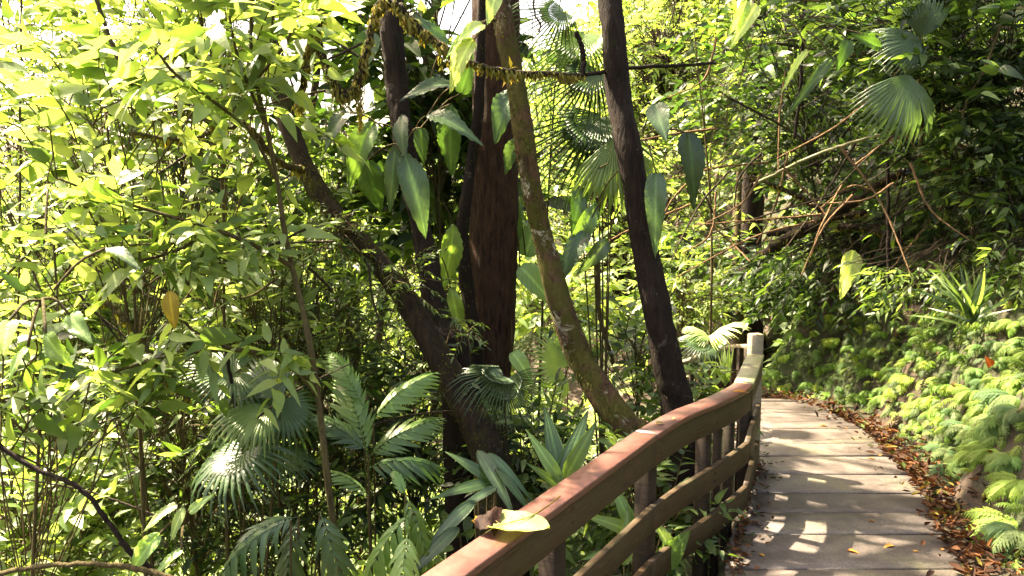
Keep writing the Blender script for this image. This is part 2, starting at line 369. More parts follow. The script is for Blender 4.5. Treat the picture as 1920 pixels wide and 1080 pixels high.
M_TWIG_D = bark_mat('dark_twig_bark', (.015, .011, .008), (.05, .036, .024), None, scale=30)
M_DRY = bark_mat('dry_twig_bark', (.08, .045, .022), (.26, .16, .085), None, scale=30)
M_BARK = bark_mat('brown_bark', (.009, .005, .0035), (.065, .033, .019), None, scale=16, stretch=5)
M_BARK_M = bark_mat('mossy_bark', (.006, .004, .003), (.030, .020, .012), (.028, .030, .006), .42, lichen=.25)
M_BARK_L = bark_mat('lichen_bark', (.016, .010, .006), (.095, .052, .028), (.050, .046, .010), .50, lichen=1.0)
M_BARK_D = bark_mat('dark_bark', (.006, .004, .0035), (.022, .014, .010), (.016, .018, .005), .35, lichen=.25)
M_RED = wood_mat('red_stained_wood', (.045, .014, .009), (.115, .043, .030), (.078, .040, .028), .30, .42, .6)
M_WOOD = wood_mat('weathered_wood', (.012, .007, .003), (.070, .040, .018), (.038, .032, .011), .42, .6, .3)
M_WOOD_D = wood_mat('dark_post_wood', (.008, .006, .005), (.038, .024, .015), (.02, .02, .011), .35, .7, .2)
M_WOOD_G = wood_mat('greenish_wood', (.13, .11, .055), (.27, .24, .14), (.15, .17, .06), .45, .6)
M_POST = wood_mat('pale_post_wood', (.11, .085, .055), (.26, .21, .15), (.16, .16, .07), .4, .6)
M_CONC = mat('concrete', concrete_fn)
M_SOIL = mat('soil', soil_fn)

# ---------------------------------------------------------------- ground, path
def build_ground():
    xs = np.unique(np.concatenate([np.linspace(-60, -6, 28), np.linspace(-6, 1, 36), np.linspace(1, 7, 110), np.linspace(7, 60, 40)]))
    ys = np.unique(np.concatenate([np.linspace(-8, 2, 12), np.linspace(2, 15, 150), np.linspace(15, 90, 50)]))
    X, Y = np.meshgrid(xs, ys); Z = H(X, Y); Z += np.where(X > xr(Y)+.3, rng.normal(0, .02, Z.shape), 0)
    V = np.stack([X, Y, Z], -1).reshape(-1, 3); k = len(xs)
    i = np.arange(len(ys)-1)[:, None]*k; j = np.arange(k-1)[None]
    mb = MB(); mb.add(V, np.stack([i+j, i+j+1, i+k+j+1, i+k+j], -1).reshape(-1, 4))
    tag(mb.build('ground', M_SOIL), kind='structure')
build_ground()
def build_path():
    mb = MB(); py = [(1180, .5), (1068, 1), (1003, .3), (962, .4), (925, 1), (890, .8), (856, 1), (833, 1), (805, .3), (775, .3), (752, .3)]
    Ys = [-2, -1, 0, .8, 1.6, 2.4, 3.1] + [float(G(1500, p_)[1]) for p_, _ in py] + [9.0, 9.8, 10.6, 11.4, 12.2, 13]
    for a, b in zip(Ys[:-1], Ys[1:]):
        g = random.uniform(.006, .012); n = 5; yy = np.linspace(a+g, b-g, n); sl = random.uniform(-.02, .03)
        dz = random.uniform(-.004, .006) if b < 9 else 0
        R = np.stack([xr(yy)+random.uniform(-.01, .02), yy+sl*.5], 1); L = np.stack([xl(yy)-.02, yy-sl*.5], 1)
        t = random.uniform(.72, 1.18)
        board(mb, R, L, zp(yy)-.12+dz, zp(yy)+dz, (t, t*.99, t*.97), b=.003)
    tag(mb.build('path', M_CONC, smooth=False), kind='structure')
build_path()

# ---------------------------------------------------------------- railing
ZR = .90
RE = [G(*p_, ZR)[:2] for p_ in ((870, 1080), (1100, 912), (1232, 815), (1292, 779), (1341, 759), (1378, 742), (1402, 729), (1413, 720), (1433, 664))]
RE = [RE[0]-norm(RE[1]-RE[0])*1.9] + RE
def offs(pts, d):
    pts = np.asarray(pts)[:, :2]; t = norm(np.gradient(pts, axis=0)); return pts+np.stack([-t[:, 1], t[:, 0]], 1)*d
def resamp(pts, n):
    pts = np.asarray(pts, float); s = np.concatenate([[0], np.cumsum(np.linalg.norm(np.diff(pts, axis=0), axis=1))]); q = np.linspace(0, s[-1], n)
    return np.stack([np.interp(q, s, pts[:, k]) for k in range(pts.shape[1])], 1)
rail = empty('wooden_railing', (RE[3][0], RE[3][1], 0), 'wooden railing with red-brown handrail curving along the left edge of the concrete path', 'railing')
def rpart(name, mb, m, label=None):
    o = mb.build(name, m, rail, rail.location, smooth=False)
    if label: o['label'] = label
    return o
A = resamp(RE[0:4], 24); Bc = spline(np.array(RE[3:9]), 26); Cc = resamp([RE[8], RE[9]], 8)
e = .004
def trim(a, k0=e, k1=e):
    a = a.copy(); a[0] += norm(a[1]-a[0])*k0; a[-1] -= norm(a[-1]-a[-2])*k1; return a
for seg, m_, lb in ((A, M_RED, None), (Bc, M_RED, None), (Cc, M_WOOD_G, 'moss-green unpainted handrail board')):
    s_ = trim(seg); mb = MB(); board(mb, s_, offs(s_, .125), ZR-.034, ZR, b=.006); rpart('handrail', mb, m_, lb)
def railrun(seg, z0, z1, m_, inset=.014, th=.032, name='rail', z=0):
    s_ = offs(trim(seg, .006, .006), inset); mb = MB(); board(mb, s_, offs(s_, th), z0, z1, b=.003); rpart(name, mb, m_)
for seg in (A, Bc, Cc):
    tt = np.linspace(0, 1, len(seg))[:, None]; low = seg*.45+(seg[0]*(1-tt)+seg[-1]*tt)*.55
    railrun(seg, .725, ZR-.036, M_WOOD, .012, .035, 'fascia_board')
    railrun(low, .375, .51, M_WOOD, .012, .035)
    railrun(low, .075, .215, M_WOOD, .012, .035)
def post(xy, top, m_, w=.095, bottom=-.5, name='post', rz=.5, label=None):
    mb = MB(); box_mesh(mb, (xy[0], xy[1], (top+bottom)/2), (w, w*.8, top-bottom), rz=rz, bev=.006); rpart(name, mb, m_, label)
line = np.vstack([A, Bc[1:], Cc[1:]]); inner = offs(line, .05+.048)
def on_line(px):   # point of the inner line seen at picture column px
    u = [(q[0]/((q[1]*cp+(CAMZ-.5)*sp)))*F+960 for q in inner]; u = np.array(u)
    k = np.interp(px, u, np.arange(len(u))); return np.array([np.interp(k, np.arange(len(u)), inner[:, j]) for j in (0, 1)])
for px, w in ((560, .1), (1035, .10), (1210, .105), (1318, .09), (1344, .055), (1366, .07), (1396, .105)):
    q = on_line(px); post(q, ZR-.037, M_WOOD_D, w, bottom=float(H(q[0], q[1]))-.25, rz=1.0)
q = Cc[-1]+np.array([-.055, .055]); post(q, 1.05, M_POST, .10, rz=.2, label='pale lichen-covered end post rising above the handrail', name='end_post')
q2 = Cc[3]; post(offs(Cc, .098)[4], ZR-.037, M_WOOD_D, .09, rz=1.3)
for px in (1035, 1210, 1318, 1396):
    q = on_line(px); k = int(np.argmin(np.linalg.norm(inner-q, axis=1))); s_ = offs(line, .0125)[k]; t = norm((line[min(k+1, len(line)-1)]-line[k-1])[None])[0]; nn = np.array([t[1], -t[0]])
    for z in (.78, .84, .42, .47, .12, .17):
        mb = MB(); tube(mb, [[s_[0]-nn[0]*.004, s_[1]-nn[1]*.004, z], [s_[0]+nn[0]*.0025, s_[1]+nn[1]*.0025, z]], .0055, 8); rpart('screw', mb, M_WOOD_D)
# far railing
fr = [P(1432, 652, 12.4), P(1400, 645, 12.9), P(1372, 647, 13.3), P(1345, 655, 13.5), P(1300, 668, 13.5), P(1230, 690, 13.3)]
fr = spline(fr, 24); fz = fr[:, 2]
far = empty('far_railing', fr[8]-np.array([0, 0, .9]), 'far low wooden railing with close upright balusters, behind the pale end post', 'railing')
def fpart(name, mb, m): return mb.build(name, m, far, far.location, smooth=False)
mb = MB(); board(mb, fr, offs(fr, .12), fz-.06, fz); fpart('handrail', mb, M_POST)
for dz in (.30, .66):
    mb = MB(); board(mb, offs(fr, .03), offs(fr, .06), fz-dz-.09, fz-dz); fpart('rail', mb, M_WOOD_G)
for k in range(1, 24, 2):
    mb = MB(); c = offs(fr, .095)[k]; box_mesh(mb, (c[0], c[1], fz[k]-.60), (.07, .07, 1.08), rz=.3); fpart('post', mb, M_WOOD_D)

# ---------------------------------------------------------------- trees and other plants
def cols(n, base, var=.25, hue=.12, r=None):
    r = r or rng
    c = np.asarray(base)[None]*np.exp(r.normal(0, var, (n, 1)))
    c = c*np.exp(r.normal(0, hue, (n, 3))*np.array([1, .35, .6])); return np.clip(c, .004, .6)
def pal(n, palette, wts=None, var=.2, r=None):
    r = r or rng
    k = r.choice(len(palette), n, p=wts); return cols(n, (1, 1, 1), var, .1, r)*np.asarray(palette)[k]
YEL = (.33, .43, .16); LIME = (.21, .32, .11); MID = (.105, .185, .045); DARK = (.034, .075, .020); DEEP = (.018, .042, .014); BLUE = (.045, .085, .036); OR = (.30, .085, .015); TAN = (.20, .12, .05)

def trunk(name, pts, label, bark, moss=0, cat='tree', seg=14, rough=.12, n=60, crown=None, group=None, moss_col=(.045, .048, .010), ground=True):
    """pts: (px, py, halfwidth_px, depth)"""
    W = [P(a, b, d) for a, b, r_, d in pts]; R = [M(r_, d) for a, b, r_, d in pts]
    if ground:
        q = W[-1]; g = float(H(q[0], q[1]))
        if q[2] > g: W.append(np.array([q[0]+.03, q[1], g-.15])); R.append(R[-1]*1.25)
    W = np.array(W); pt = spline(W, n); rr = np.interp(np.linspace(0, 1, n), np.linspace(0, 1, len(R)), R)
    root = empty(name, (W[-1][0], W[-1][1], W[-1][2]), label, cat, group)
    mb = MB(); tube(mb, pt, rr, seg, rough=rough); mb.build('trunk', bark, root, root.location)
    if moss:
        m2 = MB(); k = moss; i = rng.integers(0, n-1, k); a = rng.uniform(0, 2*np.pi, k)
        # patches
        ph = np.sin(i*.35)+np.sin(i*.13+2)+rng.normal(0, .6, k); keep = ph > -.4; i = i[keep]; a = a[keep]; k = len(i)
        T = norm(np.gradient(pt, axis=0))[i]; A_ = norm(np.cross(T, [0.13, 1, .2])); B_ = np.cross(T, A_)
        o = np.cos(a)[:, None]*A_+np.sin(a)[:, None]*B_
        b_ = pt[i]+o*rr[i][:, None]*.97+T*rng.uniform(-.5, .5, (k, 1))*np.linalg.norm(pt[1]-pt[0])
        place(m2, simple_leaf(.45, .5), b_, o*.6+np.array([0, 0, -.8])+rng.normal(0, .35, (k, 3)), o, rng.uniform(.008, .026, k), 1, cols(k, moss_col, .35))
        tag(m2.build('moss', M_MOSS, root, root.location), kind='stuff')
    return root, pt, rr
def sun_gap(p):
    """True where a leaf would stand over the flecks of sun that reach the path and the bank"""
    s = np.array(SUN); t = (p[:, 2]-.3)/s[2]; X = p[:, 0]-s[0]*t; Y = p[:, 1]-s[1]*t; q = X-xr(Y)
    n1 = np.sin(5.3*X+1.1*Y)+np.sin(6.1*Y-2.3*X+1)+.8*np.sin(11*X+7*Y)
    path = (q > -1.6) & (q < .05) & (Y > 3.2) & (Y < 9) & (n1 > -1.1)
    bank = (q >= .05) & (q < .9) & (Y > 3.2) & (Y < 10.5) & (n1 > np.where(Y > 6.0, -1.9, .4))
    t = (p[:, 2]-.95)/s[2]; X = p[:, 0]-s[0]*t; Y = p[:, 1]-s[1]*t; q = X-xr(Y)
    n1 = np.sin(5.3*X+1.1*Y)+np.sin(6.1*Y-2.3*X+1)+.8*np.sin(11*X+7*Y)
    bank = bank | (q >= .2) & (q < 1.25) & (Y > 3.2) & (Y < 10.5) & (n1 > np.where(Y > 6.0, -1.9, .4))
    return (path | bank) & (p[:, 2] > 1.5)
def twigs_leaves(mbs, mbl, ends, dirs, L, leafs, ls, palette, wts=None, nl=9, tw=.004, sc_var=.3, up_bias=.8, droop=.25, r=None):
    """a leafy twig at each end"""
    r = r or rng; n = len(ends); ts = np.linspace(.12, 1, nl)
    dirs = norm(dirs); side = norm(np.cross(dirs, np.array([0, 0, 1.0])+r.normal(0, .15, (n, 3))))
    Ls = L*r.uniform(.7, 1.3, n)
    bs, ds, us, ll = [], [], [], []
    for j, t in enumerate(ts):
        p_ = ends+dirs*(Ls*t)[:, None]+np.array([0, 0, -droop])*(Ls*t*t)[:, None]
        s = (1 if j % 2 else -1)
        dd = norm(dirs*(.75 if t < .99 else 2)+side*s*(1 if t < .99 else .1)+r.normal(0, .25, (n, 3))+np.array([0, 0, -.35*droop-.1]))
        bs.append(p_); ds.append(dd); us.append(np.array([0, 0, up_bias])+r.normal(0, .38, (n, 3))-.25*dirs)
        ll.append(ls*r.uniform(1-sc_var, 1+sc_var, n)*(.7+.5*math.sin(math.pi*(.15+.8*t))))
    if mbs is not None:
        for i in range(n):
            t = np.array([0, .5, 1.0])[:, None]; q = ends[i]+dirs[i]*Ls[i]*t+np.array([0, 0, -droop])*Ls[i]*t*t
            tube(mbs, q, [tw, tw*.8, tw*.4], 3, cap=False)
    bs = np.concatenate(bs); ds = np.concatenate(ds); us = np.concatenate(us); ll = np.concatenate(ll)
    kp = ~sun_gap(bs); bs, ds, us, ll = bs[kp], ds[kp], us[kp], ll[kp]
    c = pal(len(bs), palette, wts, r=r); k = r.integers(0, len(leafs), len(bs))
    for j, tpl in enumerate(leafs):
        m_ = k == j
        if m_.any(): place(mbl, tpl, bs[m_], ds[m_], us[m_], ll[m_], r.uniform(.85, 1.15, m_.sum()), c[m_])
def bush(name, label, c, rad, tips, ls, palette, leafs, wts=None, nl=9, cat='shrub', group=None, base=None, lm=None, tm=None, tw=.005, L=None, local=False, main_r=.018, squash=1.0, droop=.25, r=None, up_bias=.8, stemname='stem', leafname='foliage', groundz=None, branch_r=None):
    """shrub or small tree: crown centred at c, radii rad; grows from the ground"""
    r = r or rng; c = np.asarray(c, float); rad = np.asarray(rad, float)*np.ones(3)
    if base is None:
        bx, by = c[0]+r.uniform(-.3, .3), c[1]+r.uniform(-.2, .2)
        base = np.array([bx, by, (float(H(bx, by)) if groundz is None else groundz)-.05])
    base = np.asarray(base, float)
    root = empty(name, base, label, cat, group)
    ms, ml = MB(), MB(); top = c+np.array([0, 0, rad[2]*.35])
    mid = (base+top)/2+np.array([r.uniform(-.15, .15), r.uniform(-.1, .1), 0])*rad[0]
    main = spline([base, mid, top], 14); tube(ms, main, np.linspace(main_r, main_r*.35, 14), 6, rough=.1)
    u = norm(r.normal(0, 1, (tips, 3)))*(r.uniform(.15, 1, (tips, 1))**.45); tp = c+u*rad
    tp[:, 2] = np.maximum(tp[:, 2], H(tp[:, 0], tp[:, 1])+.06) if groundz is None else tp[:, 2]
    lo = np.clip((c[2]-rad[2]*.8-base[2])/max(top[2]-base[2], .1)*.75, .25, .8)
    kp = ~sun_gap(tp) | (r.uniform(0, 1, tips) < .12); tp = tp[kp] if kp.sum() > 7 else tp; tips = len(tp)
    st = main[np.clip((r.uniform(lo, 1, tips)*13).astype(int), 0, 13)]
    br = branch_r or main_r*.2
    for i in range(tips):
        m_ = st[i]*.5+tp[i]*.5+np.array([0, 0, .10*rad[2]])+r.normal(0, .13, 3)*rad; tube(ms, spline([st[i], m_, tp[i]], 6), np.linspace(br, tw, 6), 3, cap=False)
    if tips > 30:
        h = tips//2; q_ = st[:h]*.4+tp[:h]*.6; twigs_leaves(None, ml, q_, r.normal(0, 1, (h, 3))*[1, 1, .5], ls*2.5, leafs, ls*.9, palette, wts, max(4, nl-3), tw, droop=droop, r=r, up_bias=up_bias)
    dr = norm((tp-st)*np.array([1, 1, .6])+r.normal(0, .25, (tips, 3))*rad[0])
    twigs_leaves(ms, ml, tp, dr, L or ls*3.2, leafs, ls, palette, wts, nl, tw, droop=droop, r=r, up_bias=up_bias)
    ms.build(stemname, tm or M_TWIG, root, root.location); ml.build(leafname, lm or M_LEAF, root, root.location)
    return root
def sizes(rx, D): return M(rx, D)
# ---- far background
def far_woods():
    n = 26000; X = rng.uniform(-44, 44, n); Y = rng.uniform(34, 60, n); Z = H(X, Y)+rng.uniform(0, 5.5, n)
    mb = MB(); lump = np.sin(X*.9)+np.sin(Y*.8+1)+np.sin(X*.37+2); Z = Z+lump*.6
    d = rng.normal(0, 1, (n, 3))*[1, 1, .5]+[0, -.4, -.5]
    place(mb, L_FAR[0], np.stack([X, Y, Z], 1), d, rng.normal(0, .45, (n, 3))+[0, -.2, 1], rng.uniform(.35, .8, n), 1.0, pal(n, [YEL, LIME, MID], [.5, .35, .15]))
    tag(mb.build('distant_woodland', M_LEAF), 'hazy mass of sunlit yellow-green woodland rising far behind the trees', 'woodland', kind='stuff')
far_woods()
GB = 'sunlit background trees'
r1 = np.random.default_rng(3)
protos = []
for k in range(4):
    o = bush('background_tree', 'sunlit yellow-green leafy tree standing far back beyond the dark trunks', (0, 24, 3.4), (2.3, 2.1, 2.6), 300, .21, [YEL, LIME, MID], L_FAR, [.5, .35, .15], nl=10, cat='tree', group=GB, base=(0, 24, 0), tm=M_TWIG_D, tw=.008, main_r=.11, droop=.3, r=r1, groundz=0, stemname='trunk', leafname='crown', L=.7)
    protos.append(o)
spots = []
for Y, n, x0, x1 in ((18.5, 5, -13, 10), (23, 7, -15, 14), (28, 8, -18, 17), (33, 8, -20, 20)):
    for i in range(n):
        spots.append((x0+(x1-x0)*(i+.5)/n+r1.uniform(-.6, .6), Y+r1.uniform(-.9, .9)))
for i, (x, y) in enumerate(spots):
    z = float(H(x, y))-.1; s = r1.uniform(.8, 1.15)
    if i < 4: o = protos[i]; o.location = (x, y, z); o.rotation_euler.z = r1.uniform(0, 6); o.scale = (s, s, s)
    else: copy_tree(protos[i % 4], (x, y, z), r1.uniform(0, 6.28), s)
# clearing: low bright growth between the trunks and the far trees
n = 9000; X = rng.uniform(-9, 5, n); Y = rng.uniform(8.5, 20, n); k = X < xl(Y)-.3; X, Y = X[k], Y[k]; n = len(X)
mb = MB(); place(mb, L_FAR[1], np.stack([X, Y, H(X, Y)+rng.uniform(0, .9, n)], 1), rng.normal(0, 1, (n, 3))*[1, 1, .4]+[0, 0, .2], rng.normal(0, .4, (n, 3))+[0, 0, 1], rng.uniform(.12, .34, n), 1, pal(n, [YEL, LIME], [.75, .25]))
tag(mb.build('undergrowth', M_LEAF), 'bright tangled low undergrowth covering the slope below the trunks', 'undergrowth', kind='stuff')
n = 34000; X = rng.uniform(1.5, 19, n); Y = rng.uniform(4.5, 36, n); k = X > xr(Y)+1.1; X, Y = X[k], Y[k]; n = len(X)
X2 = rng.uniform(2.6, 6, 2500); Y2 = rng.uniform(9, 16, 2500); k = X2 > xr(Y2)+.35; X = np.concatenate([X, X2[k]]); Y = np.concatenate([Y, Y2[k]]); n = len(X)
mb = MB(); place(mb, L_FAR[1], np.stack([X, Y, H(X, Y)+rng.uniform(0, .6, n)*rng.uniform(0, 1, n)], 1), rng.normal(0, 1, (n, 3))*[1, 1, .4]+[-.4, -.2, 0], rng.normal(0, .4, (n, 3))+[-.4, 0, 1], rng.uniform(.08, .24, n)*(1+.6*(Y > 14)), 1, pal(n, [LIME, MID, DARK, YEL], [.18, .32, .42, .08]))
tag(mb.build('hillside_growth', M_LEAF), 'tangled low leafy growth covering the steep slope above the fern bank', 'undergrowth', kind='stuff')
n = 5200; X = rng.uniform(-3.5, 2.6, n); Y = rng.uniform(2.2, 8.5, n); k = X < xl(Y)-.14; X, Y = X[k], Y[k]; n = len(X)
mb = MB(); place(mb, L_OV[1], np.stack([X, Y, H(X, Y)+rng.uniform(0, .35, n)], 1), rng.normal(0, 1, (n, 3))*[1, 1, .3]+[0, 0, .2], rng.normal(0, .4, (n, 3))+[0, 0, 1], rng.uniform(.05, .14, n), 1, pal(n, [MID, DARK, LIME], [.4, .4, .2]))
tag(mb.build('ground_cover', M_LEAF), 'low green leafy ground cover on the slope behind the wooden railing', 'ground cover', kind='stuff')

n = 24000; X = rng.uniform(-7, .6, n); Y = rng.uniform(3.2, 10, n); k = (X < xl(Y)-.8-.25*(Y < 5)) & (X > -.72*Y-.4); X, Y = X[k], Y[k]; n = len(X); hh = rng.uniform(0, 1, n)**.8*(1.0+.5*np.sin(X*2.1+1)+.4*np.sin(Y*2.7+X))*np.clip((xl(Y)-X)*.55, .3, 1.5)
mb = MB(); c_ = pal(n, [YEL, LIME, MID], [.3, .42, .28])
for q in range(3):
    m_ = (np.arange(n) % 3) == q; place(mb, L_OV[q], np.stack([X, Y, H(X, Y)+hh], 1)[m_], (rng.normal(0, 1, (n, 3))*[1, 1, .35]+[0, -.2, -.1])[m_], (rng.normal(0, .4, (n, 3))+[0, -.1, 1])[m_], rng.uniform(.07, .17, n)[m_], 1, c_[m_])
tag(mb.build('slope_growth', M_LEAF), 'dense bright green leafy growth filling the slope at the lower left', 'undergrowth', kind='stuff')
# ---- main trees
main_crown = [DARK, MID, LIME]
def crown(root, c, rad, tips, ls, palette, wts, nl=9, L=.5, leafs=L_OV, start=None, lm=None, br=.02):
    c = np.asarray(c, float); u = norm(rng.normal(0, 1, (tips, 3)))*(rng.uniform(.2, 1, (tips, 1))**.45); tp = c+u*np.asarray(rad); kp = ~sun_gap(tp); tp = tp[kp] if kp.sum() > 7 else tp; tips = len(tp)
    ms, ml = MB(), MB(); s = np.asarray(start if start is not None else c-np.array([0, 0, rad[2]]), float)
    hubs = c+norm(rng.normal(0, 1, (7, 3)))*np.asarray(rad)*.45
    for h in hubs: tube(ms, spline([s, (s+h)/2+rng.normal(0, .1, 3), h], 8), np.linspace(br*2, br, 8), 5)
    for t in tp:
        h = hubs[np.argmin(np.linalg.norm(hubs-t, axis=1))]; tube(ms, spline([h, (h+t)/2+[0, 0, .15], t], 5), np.linspace(br*.8, .005, 5), 3, cap=False)
    twigs_leaves(ms, ml, tp, tp-c+rng.normal(0, .3, (tips, 3)), L, leafs, ls, palette, wts, nl, .005)
    ms.build('branch', M_TWIG_D, root, root.location); ml.build('crown', lm or M_LEAF, root, root.location)
big, bp_, _ = trunk('broad_tree', [(930, -900, 30, 7.4), (930, -400, 38, 7.2), (928, -100, 44, 7.1), (930, 200, 42, 7), (927, 400, 47, 7), (924, 560, 44, 7), (916, 700, 42, 7), (905, 860, 50, 7)],
    'thick straight reddish-brown trunk in the middle, behind the slim mossy curved one', M_BARK, moss=0, seg=20, rough=.05, n=90)
crown(big, bp_[0]+[-.3, .6, 1.0], (2.4, 2.4, 1.7), 120, .17, main_crown, [.3, .4, .3], start=bp_[0]-[0, 0, .3], br=.035)
lean, lp, _ = trunk('leaning_tree', [(470, -300, 12, 6.0), (490, -60, 14, 6.0), (503, 60, 15, 5.9), (520, 160, 17, 5.8), (545, 250, 17, 5.7), (585, 340, 18, 5.6), (640, 415, 18, 5.5), (700, 480, 19, 5.4), (760, 560, 21, 5.3), (812, 650, 25, 5.2), (862, 740, 29, 5.1), (905, 820, 33, 5.0), (930, 900, 40, 5.0), (940, 980, 50, 5.0)],
    'dark mossy tree leaning far to the left, its base behind the handrail', M_BARK_M, moss=9000, rough=.12, n=110)
crown(lean, lp[0]+[-.2, .3, .8], (1.7, 1.5, 1.1), 110, .15, [YEL, LIME, MID], [.4, .4, .2], start=lp[0]-[0, 0, .2])
shag, sp2, _ = trunk('shaggy_tree', [(720, -300, 20, 6.2), (728, -60, 22, 6.1), (735, 60, 22, 6.0), (745, 150, 20, 6.0), (757, 260, 18, 5.9), (778, 380, 18, 5.8), (797, 470, 20, 5.7), (812, 550, 22, 5.6), (830, 630, 25, 5.5), (856, 700, 27, 5.4)],
    'shaggy dark trunk hung with big-leaved climbers, joining the foot of the leaning tree', M_BARK_D, moss=700, rough=.2, n=80, moss_col=(.025, .024, .008))
crown(shag, sp2[0]+[.1, .5, .8], (1.5, 1.5, 1.0), 45, .16, main_crown, [.4, .4, .2], start=sp2[0]-[0, 0, .2])
curv, c3, _ = trunk('curved_tree', [(880, -420, 14, 5.9), (905, -150, 17, 5.8), (930, -40, 18, 5.7), (947, 60, 19, 5.6), (968, 160, 18, 5.6), (985, 270, 19, 5.5), (1000, 370, 18, 5.5), (1024, 470, 20, 5.5), (1050, 570, 23, 5.4), (1084, 660, 25, 5.4), (1122, 730, 27, 5.3), (1170, 800, 30, 5.2), (1205, 860, 36, 5.2)],
    'slim curved trunk blotched with moss and pale lichen, in front of the thick brown one', M_BARK_L, moss=9000, rough=.1, n=110)
crown(curv, c3[0]+[0, .3, .8], (1.5, 1.3, 1.0), 40, .15, [LIME, MID, DARK], [.4, .4, .2], start=c3[0]-[0, 0, .2])
dark, c4, _ = trunk('dark_tree', [(1120, -420, 17, 6.0), (1138, -60, 21, 6.0), (1150, 60, 22, 5.9), (1160, 180, 23, 5.9), (1180, 280, 24, 5.8), (1196, 380, 24, 5.8), (1211, 480, 25, 5.8), (1235, 600, 27, 5.7), (1256, 700, 29, 5.7), (1275, 790, 32, 5.7)],
    'dark slender trunk right of the curved mossy one, nearest the bend of the railing', M_BARK_D, moss=900, rough=.09, n=90, moss_col=(.02, .024, .008))
crown(dark, c4[0]+[.3, .3, .8], (1.6, 1.4, 1.0), 40, .15, main_crown, [.3, .4, .3], start=c4[0]-[0, 0, .2])
vine, c5, _ = trunk('climbing_vine', [(905, 0, 8, 6.7), (900, 100, 9, 6.7), (897, 200, 10, 6.7), (884, 290, 10, 6.7), (872, 380, 11, 6.6), (868, 450, 12, 6.6), (880, 560, 13, 6.6), (893, 640, 13, 6.6), (893, 740, 15, 6.6)], 'woody vine climbing the left edge of the thick reddish-brown trunk', M_BARK_D, moss=600, cat='vine', rough=.2, n=70, seg=8)
trunk('thin_tree', [(676, 230, 7, 8.8), (674, 300, 9, 8.8), (668, 420, 10, 8.8), (668, 520, 11, 8.8), (664, 640, 12, 8.8)], 'thin brown trunk standing behind the dip of the leaning mossy tree', M_BARK, rough=.1, n=30, seg=8)
trunk('hollow_tree', [(1425, -60, 12, 14.6), (1418, 150, 16, 14.6), (1408, 380, 22, 14.6), (1398, 470, 28, 14.6), (1392, 560, 26, 14.6), (1400, 650, 34, 14.6)], 'dark broad trunk in the shade beyond the pale end post', M_BARK_D, moss=300, rough=.2, n=40)
trunk('root_tree', [(1392, 180, 4, 14.1), (1384, 400, 6, 14.1), (1384, 500, 8, 14.1), (1388, 560, 8, 14.1), (1386, 640, 9, 14.1)], 'thin rust-brown stem in front of the dark hollow beyond the far railing', M_TWIG, rough=.2, n=30, seg=8)

def branch_thing(name, label, runs, bark, moss=0, cat='branch', group=None, rough=.15, moss_col=(.13, .12, .02), hang=0):
    first = None; ms = MB(); mm = MB(); org = P(runs[0][0][0], runs[0][0][1], runs[0][0][3]); root = empty(name, org, label, cat, group)
    for run in runs:
        W = np.array([P(a, b, d) for a, b, r_, d in run]); pt = spline(W, 10*len(run)); rr = np.interp(np.linspace(0, 1, len(pt)), np.linspace(0, 1, len(run)), [M(q[2], q[3]) for q in run])
        pt[1:-1] += rng.normal(0, 1, (len(pt)-2, 3))*rr[1:-1, None]*.18
        tube(ms, pt, rr, 7, rough=rough)
        if moss:
            k = int(moss*len(run)); i = rng.integers(0, len(pt), k); o = norm(rng.normal(0, 1, (k, 3)))
            cl = .5+.5*np.sin(i*.5+1)*np.sin(i*.21); L = rng.uniform(.015, .05, k)*(.4+cl*1.1)
            place(mm, simple_leaf(.35, .6), pt[i]+o*rr[i][:, None], o*.5+[0, 0, -.9]+rng.normal(0, .25, (k, 3)), o, L, 1, cols(k, moss_col, .3))
            if hang:
                for q in range(hang):
                    j = rng.integers(2, len(pt)-2); m = 26; ln = rng.uniform(.04, .14)
                    b_ = pt[j]+np.stack([rng.normal(0, .007, m), rng.normal(0, .007, m), -rng.uniform(0, ln, m)], 1)
                    place(mm, simple_leaf(.3, .4), b_, [0, 0, -1]+rng.normal(0, .3, (m, 3)), rng.normal(0, 1, (m, 3)), rng.uniform(.02, .045, m), 1, cols(m, moss_col, .25))
    ms.build('branch', bark, root, root.location)
    if mm.n: tag(mm.build('moss', M_MOSS, root, root.location), kind='stuff')
    return root
branch_thing('mossy_branch', 'arching mossy liana with hanging moss tufts high in front of the shaggy trunk',
    [[(560, 205, 7, 5.2), (575, 120, 7, 5.1), (592, 62, 9, 5.0), (605, 5, 8, 5.0), (610, -60, 7, 5.0)], [(592, 62, 7, 5.0), (610, 120, 7, 5.0), (640, 175, 9, 5.0), (665, 165, 9, 5.0), (683, 110, 7, 5.0), (697, 50, 6, 5.0), (715, 5, 7, 5.0), (745, 12, 8, 5.0), (775, 45, 8, 5.0), (812, 75, 7, 5.0), (850, 100, 6, 5.0), (900, 125, 6, 5.0), (960, 136, 6, 5.1), (1020, 138, 5, 5.3), (1092, 142, 4, 5.5)]],
    M_BARK_M, moss=260, hang=9, moss_col=(.16, .14, .035))
mb = MB(); m = 420; zz = rng.uniform(0, 1, m)
b_ = P(674, 165, 5.0)+np.stack([rng.normal(0, .014, m)*(1.1-zz), rng.normal(0, .014, m), -zz*M(75, 5)], 1)
place(mb, simple_leaf(.3, .4), b_, [0, 0, -1]+rng.normal(0, .25, (m, 3)), rng.normal(0, 1, (m, 3)), rng.uniform(.015, .04, m), 1, cols(m, (.19, .16, .035), .25))
tag(mb.build('moss_tuft', M_MOSS, None, P(674, 165, 5)), 'long yellowish moss tuft hanging from the lowest loop of the arching liana', 'moss')
